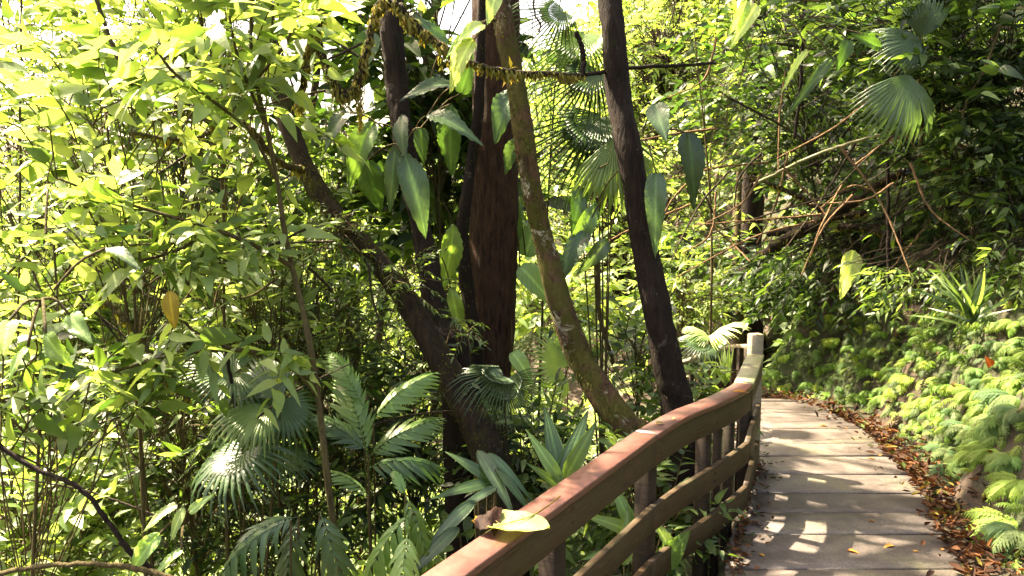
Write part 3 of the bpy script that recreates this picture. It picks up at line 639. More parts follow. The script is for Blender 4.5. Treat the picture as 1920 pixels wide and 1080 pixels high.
branch_thing('dead_limb', 'dark bare limb coming out of the dark slender trunk towards the right', [[(1080, 60, 5, 5.8), (1094, 100, 5, 5.8), (1092, 142, 5, 5.8)], [(1092, 142, 4, 5.8), (1180, 128, 4, 6), (1290, 122, 3, 6.4), (1340, 118, 3, 6.8)]], M_BARK_D)
branch_thing('fallen_branch', 'forked dark fallen branch slanting up over the shaded hollow above the bank',
    [[(1384, 520, 10, 9.2), (1430, 480, 11, 9.0), (1480, 445, 11, 8.8), (1530, 420, 11, 8.6), (1590, 385, 10, 8.4), (1660, 340, 8, 8.2), (1740, 305, 6, 8.0)], [(1440, 440, 6, 9.1), (1500, 428, 6, 8.9), (1560, 408, 7, 8.7), (1622, 400, 6, 8.4)], [(1570, 424, 6, 8.6), (1630, 430, 6, 8.4), (1700, 458, 4, 8.1)], [(1560, 408, 5, 8.6), (1490, 365, 4, 8.8), (1410, 330, 3, 9)]], M_BARK_M, moss=60)
branch_thing('bamboo_stem', 'long thin straight green stem slanting up across the right-hand thicket', [[(1415, 345, 3, 8.4), (1530, 290, 3, 8.0), (1640, 255, 3, 7.6), (1780, 222, 3, 7.3), (1960, 195, 3, 7.0)]], M_WOOD_G, rough=.03)
branch_thing('arching_branch', 'dark arching branch in the lower left corner', [[(-30, 815, 5, 3.2), (60, 875, 5, 3.2), (150, 915, 5, 3.2), (200, 975, 5, 3.2), (240, 1030, 6, 3.2), (285, 1072, 6, 3.2), (330, 1120, 7, 3.2)]], M_BARK_D, rough=.1)
branch_thing('low_branch', 'brown branch running along the bottom left edge', [[(-40, 1085, 5, 3.0), (60, 1064, 5, 3.0), (150, 1058, 5, 3.0), (230, 1062, 6, 3.0), (300, 1078, 6, 3.0), (360, 1100, 6, 3.0)]], M_TWIG, rough=.12)
branch_thing('bent_branch', 'pale brown bent branch among the bright leaves at the left', [[(184, 555, 5, 4.0), (225, 590, 5, 4.0), (262, 635, 5, 4.0), (300, 695, 4, 4.0), (322, 728, 3, 4.0), (358, 748, 3, 4.0)]], M_TWIG, rough=.2, moss=20)
branch_thing('crossing_branch', 'tangled brown branch reaching left from behind the sapling', [[(290, 180, 4, 4.9), (350, 205, 5, 4.9), (415, 240, 6, 4.9), (460, 235, 6, 5.1), (520, 300, 6, 5.3), (570, 320, 7, 5.5)], [(415, 240, 4, 4.9), (350, 262, 4, 4.9), (250, 250, 3, 4.9)]], M_TWIG, rough=.15, moss=60)

# sapling
sap = empty('sapling', P(640, 1100, 3.9), 'tall slim brown sapling with bare lower stem rising through the left foliage', 'sapling')
ms, ml = MB(), MB()
def run(pts, n=40):
    W = np.array([P(a, b, d) for a, b, r_, d in pts]); pt = spline(W, n); rr = np.interp(np.linspace(0, 1, n), np.linspace(0, 1, len(pts)), [M(q[2], q[3]) for q in pts]); tube(ms, pt, rr, 7, rough=.08); return pt
R0 = run([(644, 1200, 8, 3.9), (636, 1060, 7, 3.9), (622, 960, 7, 3.9), (610, 860, 7, 3.9), (597, 745, 6, 4.0), (580, 640, 6, 4.0), (563, 560, 5, 4.1), (548, 500, 5, 4.2), (535, 440, 5, 4.2), (520, 340, 4, 4.3), (500, 240, 5, 4.3), (480, 150, 4, 4.4), (470, 60, 3, 4.4), (478, -40, 3, 4.4)], 90)
rs = [run([(596, 740, 5, 4.0), (560, 700, 5, 4.0), (500, 665, 4, 4.0), (440, 655, 4, 3.9), (370, 625, 3, 3.8), (335, 590, 3, 3.7)]), run([(440, 655, 4, 3.9), (330, 665, 3, 3.8), (200, 700, 3, 3.7), (60, 730, 2, 3.6)]),
      run([(548, 500, 5, 4.2), (480, 462, 4, 4.1), (400, 430, 4, 4.0), (300, 400, 3, 3.9), (200, 370, 3, 3.8), (110, 335, 2, 3.7)]), run([(400, 430, 3, 4.0), (330, 470, 3, 4.0), (260, 490, 3, 3.9)]),
      run([(520, 340, 4, 4.3), (470, 250, 3, 4.2), (400, 190, 3, 4.0), (330, 140, 3, 3.9), (290, 90, 2, 3.8)]), run([(500, 240, 3, 4.3), (450, 120, 3, 4.2), (430, 30, 2, 4.1)]), run([(480, 150, 3, 4.4), (530, 90, 3, 4.3), (560, 30, 2, 4.2)])]
for q in rs+[R0[45:]]:
    i = rng.integers(6, len(q), 13); e_ = q[i]; twigs_leaves(ms, ml, e_, rng.normal(0, 1, (13, 3))*[1, 1, .5]+[-.2, -.2, .1], .30, L_OV+L_LAN, .13, [YEL, LIME, MID], [.35, .45, .2], 6, .0025)
ms.build('stem', M_TWIG, sap, sap.location); ml.build('foliage', M_LEAF, sap, sap.location)

# ---- left-hand foliage
def B(px, py, D, rx, ry, tips, ls, palette, wts, label, leafs=L_OV, nl=9, name='leafy_shrub', lm=None, cat='shrub', **k):
    if D < 11: tips = int(tips*1.25); ls = ls*.88
    return bush(name, label, P(px, py, D), (M(rx, D), M(rx, D)*.7, M(ry, D)), tips, ls, palette, leafs, wts, nl=nl, lm=lm, cat=cat, **k)
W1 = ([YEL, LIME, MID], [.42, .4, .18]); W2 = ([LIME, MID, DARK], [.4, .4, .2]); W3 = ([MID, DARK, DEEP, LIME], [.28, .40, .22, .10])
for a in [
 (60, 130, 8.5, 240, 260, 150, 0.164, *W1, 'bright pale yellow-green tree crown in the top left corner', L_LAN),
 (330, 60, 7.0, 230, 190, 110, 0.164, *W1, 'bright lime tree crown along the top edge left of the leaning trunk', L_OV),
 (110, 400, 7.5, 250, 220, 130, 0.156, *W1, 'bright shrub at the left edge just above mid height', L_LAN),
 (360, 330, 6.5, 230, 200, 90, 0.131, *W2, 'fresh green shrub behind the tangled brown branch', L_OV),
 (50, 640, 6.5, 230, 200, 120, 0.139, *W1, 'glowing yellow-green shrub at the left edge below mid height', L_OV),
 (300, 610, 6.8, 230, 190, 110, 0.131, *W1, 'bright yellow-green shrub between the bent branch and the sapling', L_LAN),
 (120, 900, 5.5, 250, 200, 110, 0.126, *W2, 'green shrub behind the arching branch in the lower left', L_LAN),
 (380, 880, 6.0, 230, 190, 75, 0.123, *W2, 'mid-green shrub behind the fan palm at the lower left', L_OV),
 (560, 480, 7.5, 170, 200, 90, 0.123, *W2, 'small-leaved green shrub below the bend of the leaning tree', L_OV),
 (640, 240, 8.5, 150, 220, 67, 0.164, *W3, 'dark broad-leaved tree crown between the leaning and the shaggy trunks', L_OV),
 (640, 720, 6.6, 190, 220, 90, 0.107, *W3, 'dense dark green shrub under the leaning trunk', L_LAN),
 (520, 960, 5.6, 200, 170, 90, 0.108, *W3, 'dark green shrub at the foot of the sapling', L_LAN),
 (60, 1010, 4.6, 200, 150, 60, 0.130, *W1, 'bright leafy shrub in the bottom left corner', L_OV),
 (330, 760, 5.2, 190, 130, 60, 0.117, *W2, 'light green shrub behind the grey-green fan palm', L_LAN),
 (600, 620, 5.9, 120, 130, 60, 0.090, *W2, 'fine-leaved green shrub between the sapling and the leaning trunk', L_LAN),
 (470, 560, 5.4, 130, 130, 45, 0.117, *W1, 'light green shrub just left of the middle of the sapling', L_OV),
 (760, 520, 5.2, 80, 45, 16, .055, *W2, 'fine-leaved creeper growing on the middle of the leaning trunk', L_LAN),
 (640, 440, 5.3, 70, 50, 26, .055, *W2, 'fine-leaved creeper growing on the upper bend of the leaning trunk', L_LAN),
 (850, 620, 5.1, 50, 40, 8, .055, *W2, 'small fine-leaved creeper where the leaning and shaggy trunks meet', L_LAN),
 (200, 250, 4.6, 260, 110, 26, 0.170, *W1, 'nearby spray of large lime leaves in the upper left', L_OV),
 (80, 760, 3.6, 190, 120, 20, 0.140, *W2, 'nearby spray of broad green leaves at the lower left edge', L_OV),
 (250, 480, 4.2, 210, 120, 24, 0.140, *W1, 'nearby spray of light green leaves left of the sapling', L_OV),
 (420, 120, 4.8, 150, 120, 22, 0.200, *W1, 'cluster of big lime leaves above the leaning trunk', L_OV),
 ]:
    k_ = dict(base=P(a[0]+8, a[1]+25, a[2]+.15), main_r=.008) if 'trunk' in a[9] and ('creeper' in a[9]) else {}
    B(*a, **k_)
# centre, behind and between the trunks
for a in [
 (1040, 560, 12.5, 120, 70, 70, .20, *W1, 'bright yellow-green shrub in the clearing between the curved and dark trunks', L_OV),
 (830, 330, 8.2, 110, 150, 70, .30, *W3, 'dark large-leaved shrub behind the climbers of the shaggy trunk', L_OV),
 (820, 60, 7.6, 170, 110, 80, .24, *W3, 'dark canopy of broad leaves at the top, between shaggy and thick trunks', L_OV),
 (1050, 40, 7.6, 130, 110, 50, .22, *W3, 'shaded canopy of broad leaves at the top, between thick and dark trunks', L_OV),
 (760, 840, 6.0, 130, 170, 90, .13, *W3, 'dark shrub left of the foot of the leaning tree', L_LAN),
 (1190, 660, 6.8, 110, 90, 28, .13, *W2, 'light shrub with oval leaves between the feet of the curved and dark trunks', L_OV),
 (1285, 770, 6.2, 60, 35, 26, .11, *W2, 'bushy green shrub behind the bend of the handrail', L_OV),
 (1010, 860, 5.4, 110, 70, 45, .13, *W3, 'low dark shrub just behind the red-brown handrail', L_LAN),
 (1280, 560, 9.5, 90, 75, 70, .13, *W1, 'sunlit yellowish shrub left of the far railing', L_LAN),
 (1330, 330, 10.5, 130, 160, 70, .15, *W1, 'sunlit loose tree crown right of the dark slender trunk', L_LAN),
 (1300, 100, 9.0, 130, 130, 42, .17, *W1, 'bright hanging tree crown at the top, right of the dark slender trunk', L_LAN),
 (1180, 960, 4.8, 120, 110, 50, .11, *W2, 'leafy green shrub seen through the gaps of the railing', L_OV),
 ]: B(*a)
# right-hand thicket
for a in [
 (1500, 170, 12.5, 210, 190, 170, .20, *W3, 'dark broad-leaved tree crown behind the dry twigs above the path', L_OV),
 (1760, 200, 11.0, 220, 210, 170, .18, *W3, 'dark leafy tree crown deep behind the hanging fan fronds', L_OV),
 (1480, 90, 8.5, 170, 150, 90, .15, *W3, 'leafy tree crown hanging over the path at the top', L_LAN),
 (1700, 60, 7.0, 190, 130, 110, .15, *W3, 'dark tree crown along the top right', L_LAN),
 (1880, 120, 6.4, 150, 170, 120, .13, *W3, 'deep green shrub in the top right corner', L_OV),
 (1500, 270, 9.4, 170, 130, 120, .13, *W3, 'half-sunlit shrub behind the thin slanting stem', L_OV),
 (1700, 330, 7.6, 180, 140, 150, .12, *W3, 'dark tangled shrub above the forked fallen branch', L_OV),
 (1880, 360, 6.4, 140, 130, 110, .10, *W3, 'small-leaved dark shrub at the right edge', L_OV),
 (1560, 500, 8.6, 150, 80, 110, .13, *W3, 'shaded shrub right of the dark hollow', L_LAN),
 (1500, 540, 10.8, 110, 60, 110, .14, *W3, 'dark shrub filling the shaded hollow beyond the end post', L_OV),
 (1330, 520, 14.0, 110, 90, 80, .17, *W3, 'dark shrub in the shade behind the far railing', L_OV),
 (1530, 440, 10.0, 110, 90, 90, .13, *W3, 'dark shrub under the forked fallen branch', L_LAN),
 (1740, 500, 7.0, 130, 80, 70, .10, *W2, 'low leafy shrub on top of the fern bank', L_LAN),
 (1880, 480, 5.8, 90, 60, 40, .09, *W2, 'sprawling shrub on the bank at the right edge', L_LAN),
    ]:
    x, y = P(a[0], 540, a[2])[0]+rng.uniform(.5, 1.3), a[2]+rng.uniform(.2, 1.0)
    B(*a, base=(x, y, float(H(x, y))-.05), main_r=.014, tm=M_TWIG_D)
# out-of-view canopy added over the path to break the sunlight into flecks
for c, rad, tips, lb in (((.1, 10.4, 8.8), (2.6, 2.3, 1.1), 190, 'tall tree added for its shade, crown spreading above the railing, out of view'), ((-1.4, 8.6, 7.6), (2.0, 1.6, 1.0), 40, 'tall tree added for its shade, crown spreading above the middle trunks, out of view')):
    bush('shade_canopy_tree', lb, c, rad, tips, .19, [MID, LIME], L_OV, nl=9, cat='tree', main_r=.09, tm=M_TWIG_D, base=(c[0]-3.5, c[1]+5.5, float(H(c[0]-3.5, c[1]+5.5))-.1), stemname='trunk', leafname='crown')

# ---- palms and large leaves
def frame_leaf(mb, tpl, a, b, W=1, up=(0, -.4, 1), col=MID, scale=1.0):
    a = np.asarray(a); b = np.asarray(b)
    if tpl is L_BIG[0]: tpl = (L_VAR+[L_BIG[0]])[rng.integers(0, 4)]; W = W*rng.uniform(.9, 1.15); up = np.array(up, float)+rng.normal(0, .3, 3)
    L = np.linalg.norm(b-a)*scale; place(mb, tpl, a, b-a, np.array(up, float), L, W, cols(1, col, .12, .05))
def fan_palm(label, base, fronds, name='fan_palm', mat_=None, trunk_r=.035, group=None):
    """fronds: (hub px, py, D, tip px, py, D2, template, up, colour)"""
    base = np.asarray(base, float); root = empty(name, base, label, 'palm', group); top = base+[0, 0, .35]
    mb = MB(); tube(mb, spline([base, base+[0.02, 0, .18], top], 8), np.linspace(trunk_r*1.3, trunk_r*.8, 8), 8, rough=.2); mb.build('trunk', M_TWIG_D, root, root.location)
    for px, py, D, tx, ty, D2, k, up, c in fronds:
        h = P(px, py, D); t = P(tx, ty, D2); fb = MB(); st = MB()
        tube(st, spline([top, (top+h)/2+[0, 0, .12], h], 10), np.linspace(.009, .005, 10), 5)
        place(fb, k, h, t-h, np.array(up, float), np.linalg.norm(t-h), 1, cols(1, c, .08, .04))
        f_ = fb.build('frond', mat_ or M_GLOSS, root, root.location); f_['label'] = 'fan-shaped pleated frond' if k is not FAN_HANG else 'drooping fan frond'
        st.build('petiole', M_TWIG, root, root.location)
fan_palm('fan palm with long dark drooping fronds between the curved and dark trunks', (P(1130, 900, 6.5)[0], 6.5, float(H(P(1130, 900, 6.5)[0], 6.5))), [
    (1130, 215, 6.2, 1020, 400, 6.0, FAN_LONG, (-.3, -.9, .5), DARK), (1120, 130, 6.2, 1010, 250, 6.0, FAN_LONG, (-.2, -1, .4), DARK), (1145, 240, 6.2, 1090, 430, 6.1, FAN_LONG, (0, -1, .3), MID), (1100, 60, 6.3, 1040, 220, 6.1, FAN_LONG, (-.3, -1, .4), MID), (1150, 260, 6.0, 1165, 400, 5.8, FAN_CL, (0, -1, .2), MID), (1060, 20, 6.3, 960, 90, 6.1, FAN_LONG, (0, -1, .4), DARK)])
fan_palm('fan palm with grey-green shining fronds left of the sapling', (P(450, 1000, 5.0)[0], 5.0, float(H(P(450, 1000, 5.0)[0], 5.0))), [
    (528, 748, 4.6, 470, 655, 4.8, FAN_CL, (-.2, -.6, .8), BLUE), (505, 760, 4.6, 400, 830, 4.3, FAN_CL, (0, -.5, .9), MID), (455, 850, 4.5, 360, 950, 4.2, FAN[1], (-.5, -.7, .6), BLUE), (525, 760, 4.7, 545, 860, 4.5, FAN[1], (.4, -.7, .5), DARK), (440, 700, 4.7, 335, 720, 4.5, FAN[2], (-.2, -.7, .8), BLUE), (520, 860, 4.9, 560, 900, 4.7, FAN[0], (.4, -.5, .8), DARK)])
fan_palm('fan palm with a bright frond at the foot of the thick trunk', (P(960, 930, 5.6)[0], 5.6, float(H(P(960, 930, 5.6)[0], 5.6))), [
    (945, 705, 5.1, 850, 715, 4.9, FAN_HANG, (0, -.4, 1), BLUE), (945, 715, 5.1, 985, 800, 4.9, FAN_HANG, (0, -1, .4), BLUE), (1050, 690, 7.4, 1000, 650, 7.2, FAN[0], (0, -.8, .8), LIME), (1075, 650, 7.6, 1055, 600, 7.5, FAN[2], (0, -.8, .8), LIME)])
fan_palm('small fan palm with one glowing green frond beside the far railing', (P(1325, 760, 7.6)[0], 7.6, float(H(P(1325, 760, 7.6)[0], 7.6))), [
    (1332, 630, 7.4, 1386, 604, 7.1, FAN_CL, (0, -.5, 1), YEL), (1330, 632, 7.3, 1288, 615, 7.2, FAN_CL, (0, -.4, 1), YEL), (1318, 645, 7.2, 1288, 672, 7.0, FAN[1], (-.2, -.8, .7), BLUE), (1335, 636, 7.3, 1356, 648, 7.2, FAN_CL, (0, -.5, .9), LIME)])
fan_palm('fan palm with pale shining fronds hanging in the upper right thicket', (P(1790, 520, 6.8)[0]+.3, 6.9, float(H(P(1790, 520, 6.8)[0]+.3, 6.9))), [
    (1702, 138, 6.2, 1680, 266, 6.0, FAN_CL, (.1, -1, .3), BLUE), (1725, 70, 6.3, 1750, -15, 6.2, FAN_CL, (0, -1, .5), BLUE), (1728, 75, 6.3, 1645, 95, 6.2, FAN_CL, (0, -1, .5), BLUE), (1700, 140, 6.3, 1722, 80, 6.2, FAN_CL, (0, -1, .5), BLUE)])
fan_palm('low dark fan palm on top of the bank right of the hollow', (P(1590, 660, 9.3)[0], 9.3, float(H(P(1590, 660, 9.3)[0], 9.3))), [
    (1560, 590, 8.8, 1600, 640, 8.6, FAN[0], (0, -.8, .7), DARK), (1545, 560, 8.9, 1520, 510, 8.9, FAN[2], (0, -1, .4), BLUE), (1575, 575, 8.8, 1620, 560, 8.6, FAN[0], (0, -.8, .8), MID), (1510, 540, 9, 1490, 590, 8.8, FAN[1], (0, -1, .3), BLUE), (1590, 500, 9, 1640, 470, 8.9, FAN[0], (0, -.9, .5), BLUE)])

def big_leaf_plant(name, label, base, leaves, cat='climber', m=None):
    base = np.asarray(base, float); root = empty(name, base, label, cat); st = MB()
    for ax, ay, ad, bx, by, bd, tpl, w, up, c in leaves:
        a, b = P(ax, ay, ad), P(bx, by, bd); mb = MB(); frame_leaf(mb, tpl, a, b, w, up, c); mb.build('leaf', m or M_GLOSS, root, root.location)
        k = a+(base-a)*min(.28/max(np.linalg.norm(base-a), .01), 1); st = MB(); tube(st, spline([k, (a+k)/2+[0, 0, .03], a], 6), .006, 5); st.build('stem', M_TWIG, root, root.location)
LB, LB2 = L_BIG
FR = (0, -1, .35)
big_leaf_plant('climbing_philodendron', 'climber with long dark ribbed leaves hanging on the shaggy trunk', P(765, 260, 5.7), [
    (757, 285, 5.4, 806, 428, 5.2, LB, .95, FR, BLUE), (742, 275, 5.4, 727, 392, 5.3, LB, .85, FR, BLUE), (805, 215, 5.4, 896, 232, 5.2, LB2, 1.0, (0, -.7, .8), BLUE), (755, 215, 5.4, 745, 280, 5.2, LB, 1.2, FR, BLUE), (790, 240, 5.5, 792, 310, 5.5, LB, 1.1, FR, DARK), (850, 160, 5.5, 765, 145, 5.2, LB2, 1.0, (0, -.7, .8), BLUE), (865, 175, 5.6, 885, 100, 5.5, LB, 1.1, FR, DARK), (845, 195, 5.6, 838, 330, 5.6, LB, 1.0, FR, DARK), (830, 90, 5.6, 780, 20, 5.6, LB, 1.3, FR, DARK), (700, 60, 5.6, 660, 150, 5.6, LB, 1.2, FR, DARK), (650, 210, 5.7, 600, 260, 5.5, LB2, 1.1, (0, -.6, .8), DARK), (700, 230, 5.8, 640, 330, 5.6, LB, 1.1, FR, MID), (690, 300, 5.8, 705, 400, 5.8, LB, 1.3, FR, DARK), (850, 420, 6.4, 840, 560, 6.4, LB, 1.1, FR, MID), (845, 540, 6.2, 870, 640, 6.2, LB, 1.0, FR, MID)])
big_leaf_plant('climbing_arum', 'climber with grey-green leaves on the middle of the thick brown trunk', P(955, 210, 6.4), [
    (962, 170, 6.2, 920, 238, 6.0, LB, 1.1, (0, -.7, .8), BLUE), (975, 260, 6.2, 935, 320, 6.2, LB, 1.2, FR, BLUE), (985, 480, 7.0, 1010, 400, 7.0, LB, 1.3, FR, MID), (975, 500, 6.9, 1045, 565, 6.8, LB2, 1.3, (0, -1, .6), LIME), (970, 455, 6.9, 965, 380, 6.9, LB, 1.2, FR, MID), (960, 660, 6.6, 1005, 715, 6.5, LB2, 1.2, (0, -.8, .7), LIME)])
big_leaf_plant('hanging_climber', 'climber with broad dark hanging leaves on both sides of the dark slender trunk', P(1205, 250, 5.7), [
    (1230, 325, 5.5, 1228, 482, 5.4, LB, .72, FR, BLUE), (1228, 195, 5.5, 1248, 258, 5.3, LB, 1.4, FR, BLUE), (1290, 250, 5.6, 1312, 388, 5.5, LB, .95, FR, DEEP), (1120, 380, 5.9, 1065, 490, 5.8, LB, .9, FR, MID), (1100, 430, 5.9, 1040, 520, 5.7, LB2, .9, (0, -.8, .8), BLUE), (1140, 450, 5.9, 1092, 510, 5.8, LB, 1, FR, BLUE), (1150, 370, 6, 1090, 330, 6, LB, 1, FR, MID), (1090, 350, 6, 1075, 440, 5.9, LB, .9, FR, DARK)])
big_leaf_plant('bright_vine', 'vine with glowing lime heart-shaped leaves in front of the top of the curved trunk', P(930, 40, 5.0), [
    (905, 45, 4.8, 858, 70, 4.7, LB, 1.3, (0, -.9, .6), YEL), (888, 75, 4.8, 832, 145, 4.7, LB, .95, (0, -.9, .4), YEL), (930, -10, 4.8, 915, 40, 4.7, LB, 1.4, (0, -.9, .4), YEL), (880, 60, 4.8, 830, 105, 4.8, LB, .8, (0, -.9, .6), LIME)], m=M_LEAF)
big_leaf_plant('broad_leaf_sprig', 'sprig of large pale lime leaves above the low branch in the lower left', P(345, 985, 3.3), [
    (330, 945, 3.2, 262, 992, 3.1, LB, 1.0, (0, -.7, .9), YEL), (345, 950, 3.2, 318, 1008, 3.1, LB, 1.1, (0, -.8, .8), YEL), (355, 960, 3.2, 398, 925, 3.2, LB, .8, (0, -.8, .8), YEL), (300, 1000, 3.1, 225, 1078, 3.0, LB, .8, (0, -.7, .9), LIME), (340, 1030, 3.1, 280, 1080, 3.0, LB, .9, (0, -.7, .9), LIME)], cat='plant', m=M_LEAF)
big_leaf_plant('dark_leaf_sprig', 'sprig with a few dark oval leaves at the left edge', P(80, 560, 3.2), [
    (86, 625, 3.0, 112, 686, 2.9, LB, 1.5, (0, -1, .3), MID), (200, 465, 3.2, 258, 480, 3.1, LB, 1.0, (0, -.6, .9), BLUE), (18, 600, 2.9, 0, 662, 2.8, LB, 1.7, (0, -1, .3), YEL), (52, 650, 3.0, 5, 700, 2.9, LB, 1.1, (0, -1, .5), LIME), (90, 350, 3.6, 42, 400, 3.5, LB, .9, (0, -1, .5), YEL), (130, 590, 3.2, 165, 640, 3.1, LB, 1.2, FR, LIME)], cat='plant', m=M_LEAF)
yl = MB(); frame_leaf(yl, LB, P(318, 545, 3.6), P(322, 608, 3.5), 1.3, (0, -1, .3), (.22, .16, .012))
tag(yl.build('yellow_leaf', M_PALE, None, P(318, 545, 3.6)), 'single yellow spotted leaf hanging among the green leaves left of the sapling', 'leaf')
big_leaf_plant('hanging_lime_leaves', 'long lime leaves hanging into the top of the picture over the path', P(1440, -20, 6), [
    (1420, 10, 5.6, 1370, 85, 5.5, LB, .7, FR, YEL), (1400, 0, 5.6, 1385, 50, 5.5, LB, .9, FR, LIME), (1515, 95, 5.8, 1462, 165, 5.7, LB, .45, FR, YEL), (1650, 90, 5.9, 1600, 60, 5.8, LB, .9, FR, DARK), (1590, 75, 6, 1580, 118, 5.9, LB, 1.2, FR, DARK), (1560, 110, 6, 1470, 220, 5.9, LB, .35, FR, BLUE), (1600, 470, 7.8, 1588, 545, 7.6, LB, 1.0, FR, YEL)], cat='climber', m=M_LEAF)

def ribbon_palm(label, base, list_, name='understory_palm', m=None):
    base = np.asarray(base, float); root = empty(name, base, label, 'palm')
    for i, (ax, ay, ad, bx, by, bd, tpl, w, up, c) in enumerate(list_):
        a, b = P(ax, ay, ad), P(bx, by, bd); mb = MB(); frame_leaf(mb, tpl, a, b, w, up, c); mb.build('frond', m or M_GLOSS, root, root.location)
        st = MB(); k = base+[0, 0, .05]; tube(st, spline([k, (k+a)/2+[0, 0, .05], a], 8), .005, 5); st.build('petiole', M_TWIG, root, root.location)
def gb(px, D): x = P(px, 900, D)[0]; return (x, D, float(H(x, D)))
PL = L_PLEAT
ribbon_palm('low palm with broad upright pleated leaves just behind the handrail', gb(1052, 4.6), [
    (1052, 910, 4.3, 1030, 760, 4.4, PL, .9, (.2, -1, .3), DARK), (1052, 905, 4.3, 1100, 765, 4.4, PL, .85, (-.2, -1, .3), DARK), (1052, 905, 4.3, 995, 808, 4.3, PL, .8, (.1, -1, .5), MID), (1060, 900, 4.3, 1110, 800, 4.2, PL, .9, (-.2, -1, .3), MID), (1050, 915, 4.3, 1000, 870, 4.2, PL, .7, (0, -.9, .6), MID)])
ribbon_palm('dark palm with drooping pleated leaves below the leaning trunk, near the fallen leaf', gb(905, 4.6), [
    (925, 905, 4.2, 845, 838, 4.2, PL, .8, (.2, -.8, .8), DARK), (925, 905, 4.2, 820, 915, 4.0, PL, .7, (0, -.8, .9), DARK), (895, 845, 4.3, 968, 945, 4.0, PL, .7, (.3, -.9, .7), BLUE), (915, 850, 4.3, 1000, 920, 4.1, PL, .55, (.3, -.9, .8), BLUE), (930, 880, 4.2, 1010, 960, 4.0, PL, .5, (.3, -.9, .8), DARK), (930, 915, 4.1, 845, 950, 3.9, L_STRAP, 1, (0, -.8, .9), BLUE), (890, 940, 4.0, 800, 1010, 3.7, PL, .7, (0, -.8, .9), BLUE), (860, 990, 3.8, 770, 1060, 3.5, PL, .7, (0, -.8, .9), DARK)])
PINW = pinnate_tpl(9, leaf_tpl(8, 2, .20, .45, .5, .35), .50, 1, .5, 50, seed=21, hang=.5)
ribbon_palm('palm with arching glossy silver fronds along the bottom edge', gb(520, 3.9), [
    (545, 975, 3.3, 340, 1070, 3.1, PINW, .9, (0, -.5, 1), BLUE), (560, 970, 3.5, 440, 985, 3.3, PIN[0], 1, (0, -.6, 1), BLUE), (600, 960, 3.5, 640, 1085, 3.2, PINW, .9, (0, -.7, .8), BLUE), (560, 970, 3.6, 520, 1100, 3.3, PINW, .9, (0, -.8, .7), BLUE)])
ribbon_palm('palm with light ribbed feather fronds left of the fallen leaf', gb(745, 4.2), [
    (775, 960, 3.7, 655, 1075, 3.4, PINW, .8, (0, -.6, 1), MID), (760, 930, 3.8, 810, 1040, 3.5, PINW, .7, (0, -.6, 1), MID), (760, 930, 3.9, 740, 880, 3.9, PIN[1], .9, (0, -.7, .8), MID), (765, 1000, 3.6, 745, 1100, 3.3, PINW, 1.0, (0, -.8, .8), LIME)])
ribbon_palm('slender palm with many narrow feather fronds between the sapling and the leaning tree', gb(700, 5.0), [
    (690, 860, 4.7, 650, 690, 4.7, PIN[0], .9, (.2, -.8, .7), MID), (690, 860, 4.7, 790, 760, 4.6, PIN[0], .9, (0, -.7, .8), MID), (690, 850, 4.6, 600, 760, 4.5, PIN[0], .8, (0, -.7, .8), DARK), (700, 790, 4.7, 780, 680, 4.6, PIN[1], .8, (0, -.7, .8), MID), (690, 880, 4.5, 790, 830, 4.3, PINW, .8, (0, -.6, .9), DARK), (680, 760, 4.8, 620, 640, 4.8, PIN[0], .8, (0, -.7, .8), MID), (690, 930, 4.4, 640, 870, 4.3, PINW, .7, (0, -.6, .9), MID)])
ribbon_palm('leafy palm with broad striped leaves behind the near part of the railing', gb(1180, 4.0), [
    (1190, 1000, 4.1, 1150, 905, 4.1, PL, .9, (0, -1, .4), MID), (1190, 1000, 4.1, 1110, 960, 4.0, PL, .9, (0, -.8, .7), MID), (1180, 1030, 4.0, 1100, 1040, 3.9, PL, .9, (0, -.8, .7), MID), (1170, 1060, 3.9, 1180, 960, 3.9, PL, 1, (0, -.9, .5), MID), (1240, 1060, 4.2, 1290, 1000, 4.1, LB, 1.3, (0, -.8, .8), MID), (1250, 960, 4.4, 1290, 900, 4.4, LB, 1.2, (0, -.8, .8), MID), (1260, 1040, 4.2, 1230, 970, 4.2, LB, 1, (0, -.8, .8), LIME)])
n = 26; root = empty('sword_plant', P(1815, 590, 6.0), 'tuft of long arching dark green strap leaves on top of the fern bank', 'plant'); mb = MB()
place(mb, L_STRAP, P(1815, 600, 6.0)+rng.normal(0, .03, (n, 3)), rng.normal(0, .6, (n, 3))*[1, .7, .2]+[0, -.15, .85], rng.normal(0, .3, (n, 3))+[0, -1, .6], rng.uniform(.25, .5, n), .55, pal(n, [MID, DARK, LIME])); mb.build('leaf_tuft', M_GLOSS, root, root.location)
# bright reed-like palm seedling by the far railing
root = empty('palm_seedling', P(1360, 715, 6.9), 'bright yellow-green spiky palm seedling behind the corner of the handrail', 'plant'); mb = MB(); n = 12
place(mb, L_STRAP, P(1360, 720, 6.9)+rng.normal(0, .01, (n, 3)), np.stack([rng.normal(0, .25, n), rng.normal(0, .2, n), np.ones(n)], 1), [0, -1, .1], rng.uniform(.2, .36, n), .6, pal(n, [YEL, LIME])); mb.build('leaf_tuft', M_LEAF, root, root.location)

